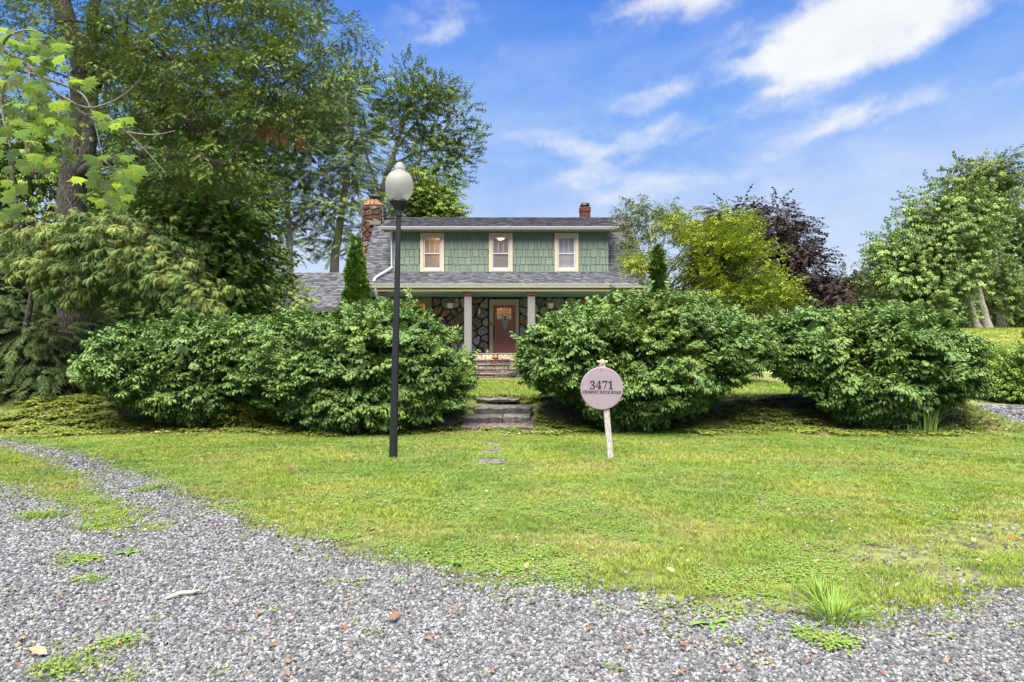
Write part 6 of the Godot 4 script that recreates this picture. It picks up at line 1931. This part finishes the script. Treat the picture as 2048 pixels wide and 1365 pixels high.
# ------------------------------------------------------------------ small things
func small_things() -> void:
	# hanging baskets
	for q in [[-2.45, "white hanging flower basket left of the front door"], [1.53, "white hanging flower basket right of the front door"]]:
		var c := Vector3(q[0], 3.34, -27.0)
		var B := thing("hanging_basket", c, q[1], "flower basket", "flower baskets under the porch ceiling")
		var pot := MB.new()
		pot.lathe(c, [Vector2(0.001, -0.10), Vector2(0.085, -0.10), Vector2(0.10, -0.06), Vector2(0.125, 0.08), Vector2(0.135, 0.085), Vector2(0.135, 0.10), Vector2(0.118, 0.10), Vector2(0.11, 0.06)], 20)
		build(pot, "pot", M.plastic_white, B)
		var wire := MB.new()
		for k in 3: wire.tube([c + Vector3(cos(k * 2.1) * 0.125, 0.09, sin(k * 2.1) * 0.125), c + Vector3(0, 0.42, 0)], [0.004, 0.004], 4)
		wire.tube([c + Vector3(0, 0.42, 0), c + Vector3(0, 0.49, 0)], [0.004, 0.004], 4)
		build(wire, "hanger", M.plastic_white, B)
		var fo := MB.new()
		for k in 170:
			var o := rv()
			var p := c + Vector3(o.x * 0.2, 0.12 + absf(o.y) * 0.14 - o.x * o.x * 0.06, o.z * 0.2)
			var v := rf(0.7, 1.2)
			fo.col = Color(0.14 * v, 0.20 * v, 0.09 * v) if k % 3 else Color(0.5 * v, 0.46 * v, 0.5 * v)
			leaf(fo, p, o + Vector3(0, 0.1, 0), Vector3.UP + rv() * 0.5, 0.075, 0.05, 0.2, 0.3)
		build(fo, "flowers", M.leaf_dull, B)
	# things left on the porch
	var pot2 := MB.new()
	pot2.lathe(Vector3(-1.30, 1.47, -28.1), [Vector2(0.001, 0), Vector2(0.12, 0), Vector2(0.13, 0.06), Vector2(0.16, 0.22), Vector2(0.175, 0.225), Vector2(0.175, 0.255), Vector2(0.14, 0.255)], 18)
	tag(build(pot2, "black_pot", M.black_metal), "black pot on the porch floor left of the red door", "pot")
	var jar := MB.new()
	jar.lathe(Vector3(-1.02, 1.47, -28.2), [Vector2(0.001, 0), Vector2(0.05, 0), Vector2(0.06, 0.03), Vector2(0.06, 0.10), Vector2(0.04, 0.13), Vector2(0.045, 0.14)], 14)
	tag(build(jar, "white_jar", M.plastic_white), "small white jar on the porch floor beside the door frame", "jar")
	var wl := thing("wall_lantern", Vector3(-1.36, 3.2, -28.5), "small pale wall lantern on the stone left of the door", "lantern")
	var wb := MB.new()
	wb.lathe(Vector3(-1.36, 3.10, -28.42), [Vector2(0.03, 0), Vector2(0.05, 0.03), Vector2(0.05, 0.2), Vector2(0.02, 0.24)], 10)
	build(wb, "glass", M.plastic_white, wl)
	var wk := MB.new()
	wk.tube([Vector3(-1.36, 3.36, -28.6), Vector3(-1.36, 3.42, -28.46), Vector3(-1.36, 3.33, -28.42)], [0.01, 0.01, 0.01], 5)
	build(wk, "bracket", M.black_metal, wl)
	# tufts and rosettes that stand out
	fountain("grass_clump", "fountain of long grass blades at the drive's edge on the right", G(1668, 1243), 190, 0.12, 0.12, 0.24, 0.0065, 1.5, Color(0.15, 0.25, 0.03))
	fountain("grass_clump", "smaller grass clump behind the long grass at the drive's edge", G(1645, 1200), 60, 0.09, 0.10, 0.2, 0.007, 1.0, Color(0.15, 0.25, 0.035))
	fountain("iris_clump", "iris clump with flat upright leaves under the rightmost bush", Vector2(7.15, 11.75), 46, 0.16, 0.30, 0.78, 0.030, 0.55, Color(0.12, 0.20, 0.045))
	fountain("grass_clump", "low grass clump at the foot of the rightmost bush", Vector2(6.75, 11.6), 60, 0.16, 0.14, 0.30, 0.012, 1.4, Color(0.10, 0.16, 0.04))
	for q in [[1425, 1252, 0.10, "broad plantain rosette at the lawn's edge near the drive"], [905, 1133, 0.07, "bright rosette weed at the lawn's edge below the lamp post"], [1043, 1146, 0.06, "small bright weed at the lawn's edge below the stepping stones"], [255, 1112, 0.09, "broad leaved weed in the left wheel track"]]:
		var g := G(q[0], q[1])
		var m := MB.new()
		var c := Vector3(g.x, ground_y(g.x, g.y) + 0.012, -g.y)
		for k in 14:
			var a := rf(0, TAU)
			var v := rf(0.8, 1.25)
			m.col = Color(0.10 * v, 0.185 * v, 0.03 * v)
			leaf(m, c, Vector3(cos(a), rf(0.2, 0.9), sin(a)), Vector3.UP, q[2] * rf(0.8, 1.3), q[2] * 0.38, 0.25, 0.55)
		tag(build(m, "weed_rosette", M.leaf), q[3], "weed")
	# the yellow-leaved shrub between the two left bushes
	var yb := Vector3(-4.9, ground_y(-4.9, 12.6), -12.6)
	var k0 := 12.5 / F
	tree({"name": "low_shrub", "label": "low yellow-leaved shrub in the gap between the two left bushes", "category": "shrub", "base": yb, "bark": "bush_stem", "kind": "fine", "tones": [Color(0.20, 0.24, 0.035), Color(0.16, 0.215, 0.035), Color(0.24, 0.25, 0.04)], "per": 12, "clump": Vector3(0.22, 0.14, 0.2), "size": 0.75, "twig": 0.008, "rise": 0.3,
		"limbs": [[[yb, P(500, 800, 12.6)], 0.02, 0.008], [[yb, P(470, 815, 12.6)], 0.015, 0.006], [[yb, P(540, 812, 12.6)], 0.015, 0.006]], "lobes": [[P(495, 815, 12.6), Vector3(62 * k0, 28 * k0, 0.35), 22]]})
	# leaf litter: what can be told apart lies singly
	var shapes := []
	for k in 4:
		var m := MB.new()
		if k < 2: lobed(m, Vector3(-0.5, 0, 0), Vector3.RIGHT, Vector3.UP, 1.0, 0.7, -0.35 + 0.5 * k)
		else: leaf(m, Vector3(-0.5, 0, 0), Vector3.RIGHT, Vector3.UP, 1.0, 0.75, 0.5, -0.3)
		shapes.append(m.mesh())
	var paints := []
	for c in [Color(0.24, 0.115, 0.05), Color(0.33, 0.17, 0.07), Color(0.42, 0.28, 0.13), Color(0.14, 0.07, 0.04), Color(0.48, 0.38, 0.22), Color(0.38, 0.12, 0.03)]:
		var m := mat("dry %f" % c.r, (c * 0.62).linear_to_srgb(), 0.85)
		paints.append(m)
	var named := [[75, 1318, 0.11, 4, "large tan leaf lying on the gravel at lower left"], [582, 957, 0.16, 3, "curled dark leaf on the lawn left of the lamp post"], [1634, 1141, 0.10, 2, "curled tan leaf on the lawn above the long grass clump"], [1913, 1058, 0.09, 5, "bright orange leaf on the lawn at right"], [2022, 1097, 0.10, 5, "rust orange leaf on the bare patch at the right edge"], [1368, 1298, 0.06, 5, "orange leaf on the gravel left of the weeds"], [790, 1249, 0.11, 0, "crumpled brown leaf cluster in the middle of the gravel"], [745, 1082, 0.10, 0, "curled brown leaf in the grass above the drive's edge"], [1390, 1074, 0.09, 3, "dark curled leaf on the lawn right of the sign"], [1210, 1078, 0.07, 4, "pale leaf on the lawn below the sign"], [182, 1310, 0.07, 2, "tan leaf among the weeds at lower left"], [280, 1233, 0.06, 4, "pale leaf on the gravel beside a weed patch at left"]]
	for q in named: drop_leaf(q[0], q[1], q[2], shapes[rng.randi() % 4], paints[q[3]], q[4], "")
	for k in 44:
		var x := rf(40, 2020)
		var y := rf(1225, 1360) if k % 3 else rf(1130, 1230)
		var g := G(x, y)
		if gravel_at(g.x, g.y) < 0.5: continue
		drop_leaf(x, y, rf(0.035, 0.06), shapes[rng.randi() % 4], paints[[0, 1, 1, 2, 3, 5][rng.randi() % 6]], "small dry brown leaf lying on the gravel", "small dry leaves on the gravel")
	for k in 46:
		var x := rf(300, 2000)
		var y := rf(930, 1190)
		var g := G(x, y)
		if gravel_at(g.x, g.y) > 0.5: continue
		drop_leaf(x, y, rf(0.04, 0.075), shapes[rng.randi() % 4], paints[[0, 2, 4, 3, 2, 4][rng.randi() % 6]], "small dry leaf lying in the lawn", "small dry leaves in the lawn")
	var xf := []
	var tint := PackedColorArray()
	for k in 11000:   # crumbs of old leaves, thick at the foot of the bank
		var d: float
		var x: float
		var s := rf(0.03, 0.07)
		if k < 10000:
			x = rf(-9, 9)
			d = 12.3 + rf(-0.95, 1.3) * rf(0.3, 1.0)
			if noise.get_noise_2d(x * 2.0 + 15.0, d * 2.0) < rf(-0.3, 0.3): continue
		else:
			d = rf(2.4, 6.0)
			x = rf(-0.8, 0.8) * d
			s = rf(0.012, 0.03)
			if gravel_at(x, d) < 0.5: continue
		xf.append(Transform3D(frame(Vector3(rf(-1, 1), rf(-0.4, 0.4), rf(-1, 1)), Vector3.UP + rv() * 0.6, s), Vector3(x, ground_y(x, d) + 0.02 + rf(0, 0.02), -d)))
		var v := rf(0.6, 1.3)
		tint.append([Color(0.17, 0.09, 0.05), Color(0.25, 0.155, 0.09), Color(0.29, 0.21, 0.14), Color(0.12, 0.065, 0.04)][rng.randi() % 4] * v)
	tag(scatter("leaf_litter", shapes[3], M.litter, self, xf, tint), "crumbs of old brown leaves on the bank and drive", "leaf litter")
	# white clover heads
	var head := rock(7, Vector3(1, 0.9, 1), 0).mesh()
	xf = []
	tint = PackedColorArray()
	for k in 620:
		var d := rf(4.0, 11.0)
		var x := rf(-0.6, 0.78) * d
		if gravel_at(x, d) > 0.5 or noise.get_noise_2d(x * 1.6 + 70.0, d * 1.6) < 0.02: continue
		xf.append(Transform3D(Basis().scaled(Vector3.ONE * rf(0.008, 0.014)), Vector3(x, ground_y(x, d) + rf(0.025, 0.045), -d)))
		tint.append(Color(0.42, 0.41, 0.36))
	tag(scatter("clover_flowers", head, M.litter, self, xf, tint), "tiny white clover heads dotted over the lawn", "flowers")
	# a broken stick on the drive
	var a := G(330, 1203)
	var b := G(400, 1190)
	var st := MB.new()
	var p0 := Vector3(a.x, ground_y(a.x, a.y) + 0.03, -a.y)
	var p1 := Vector3(b.x, ground_y(b.x, b.y) + 0.04, -b.y)
	st.tube([p0, p0.lerp(p1, 0.4) + Vector3(0, 0.012, 0), p0.lerp(p1, 0.75) + Vector3(0, 0.004, 0.01), p1], [0.010, 0.013, 0.012, 0.008], 8)
	st.tube([p0.lerp(p1, 0.75), p0.lerp(p1, 0.9) + Vector3(0.01, 0.05, 0)], [0.006, 0.003], 5)
	tag(build(st, "stick", M.bark_pale), "short broken stick lying on the gravel at left", "stick")

func drop_leaf(x: float, y: float, s: float, mesh: Mesh, m: Material, label: String, group: String) -> void:
	var g := G(x, y)
	var o := MeshInstance3D.new()
	o.name = numbered("fallen_leaf")
	o.mesh = mesh
	o.material_override = m
	add_child(o)
	o.transform = Transform3D(frame(Vector3(rf(-1, 1), rf(-0.2, 0.2), rf(-1, 1)), Vector3(rf(-0.3, 0.3), 1, rf(-0.1, 0.35)), s * 0.72), Vector3(g.x, ground_y(g.x, g.y) + 0.022 + s * 0.15 + (0.02 if gravel_at(g.x, g.y) < 0.5 else 0.0), -g.y))
	tag(o, label, "leaf", group)

func fountain(called: String, label: String, g: Vector2, n: int, r: float, h0: float, h1: float, w: float, lean: float, c: Color) -> void:
	var mb := MB.new()
	var at := Vector3(g.x, ground_y(g.x, g.y) - 0.01, -g.y)
	for k in n:
		var a := rf(0, TAU)
		var o := Vector3(cos(a), 0, sin(a))
		var p := at + o * r * sqrt(rng.randf())
		var h := rf(h0, h1)
		var l := rf(0.1, lean)
		var v := rf(0.75, 1.25)
		mb.col = Color(c.r * v * rf(0.9, 1.1), c.g * v, c.b * v)
		var side := Vector3(-sin(a), 0, cos(a)) * w * 0.5
		var last := p
		for q in 5:
			var t := (q + 1) / 5.0
			var e := p + Vector3(0, h * (t - 0.45 * l * t * t), 0) + o * h * l * t * t
			var w0 := 1.0 - pow(q / 5.0, 2.0)
			var w1 := 1.0 - pow(t, 2.0)
			mb.quad(last - side * w0, last + side * w0, e + side * w1, e - side * w1)
			last = e
	tag(build(mb, called, M.leaf), label, "plant" if called == "iris_clump" else "grass clump")
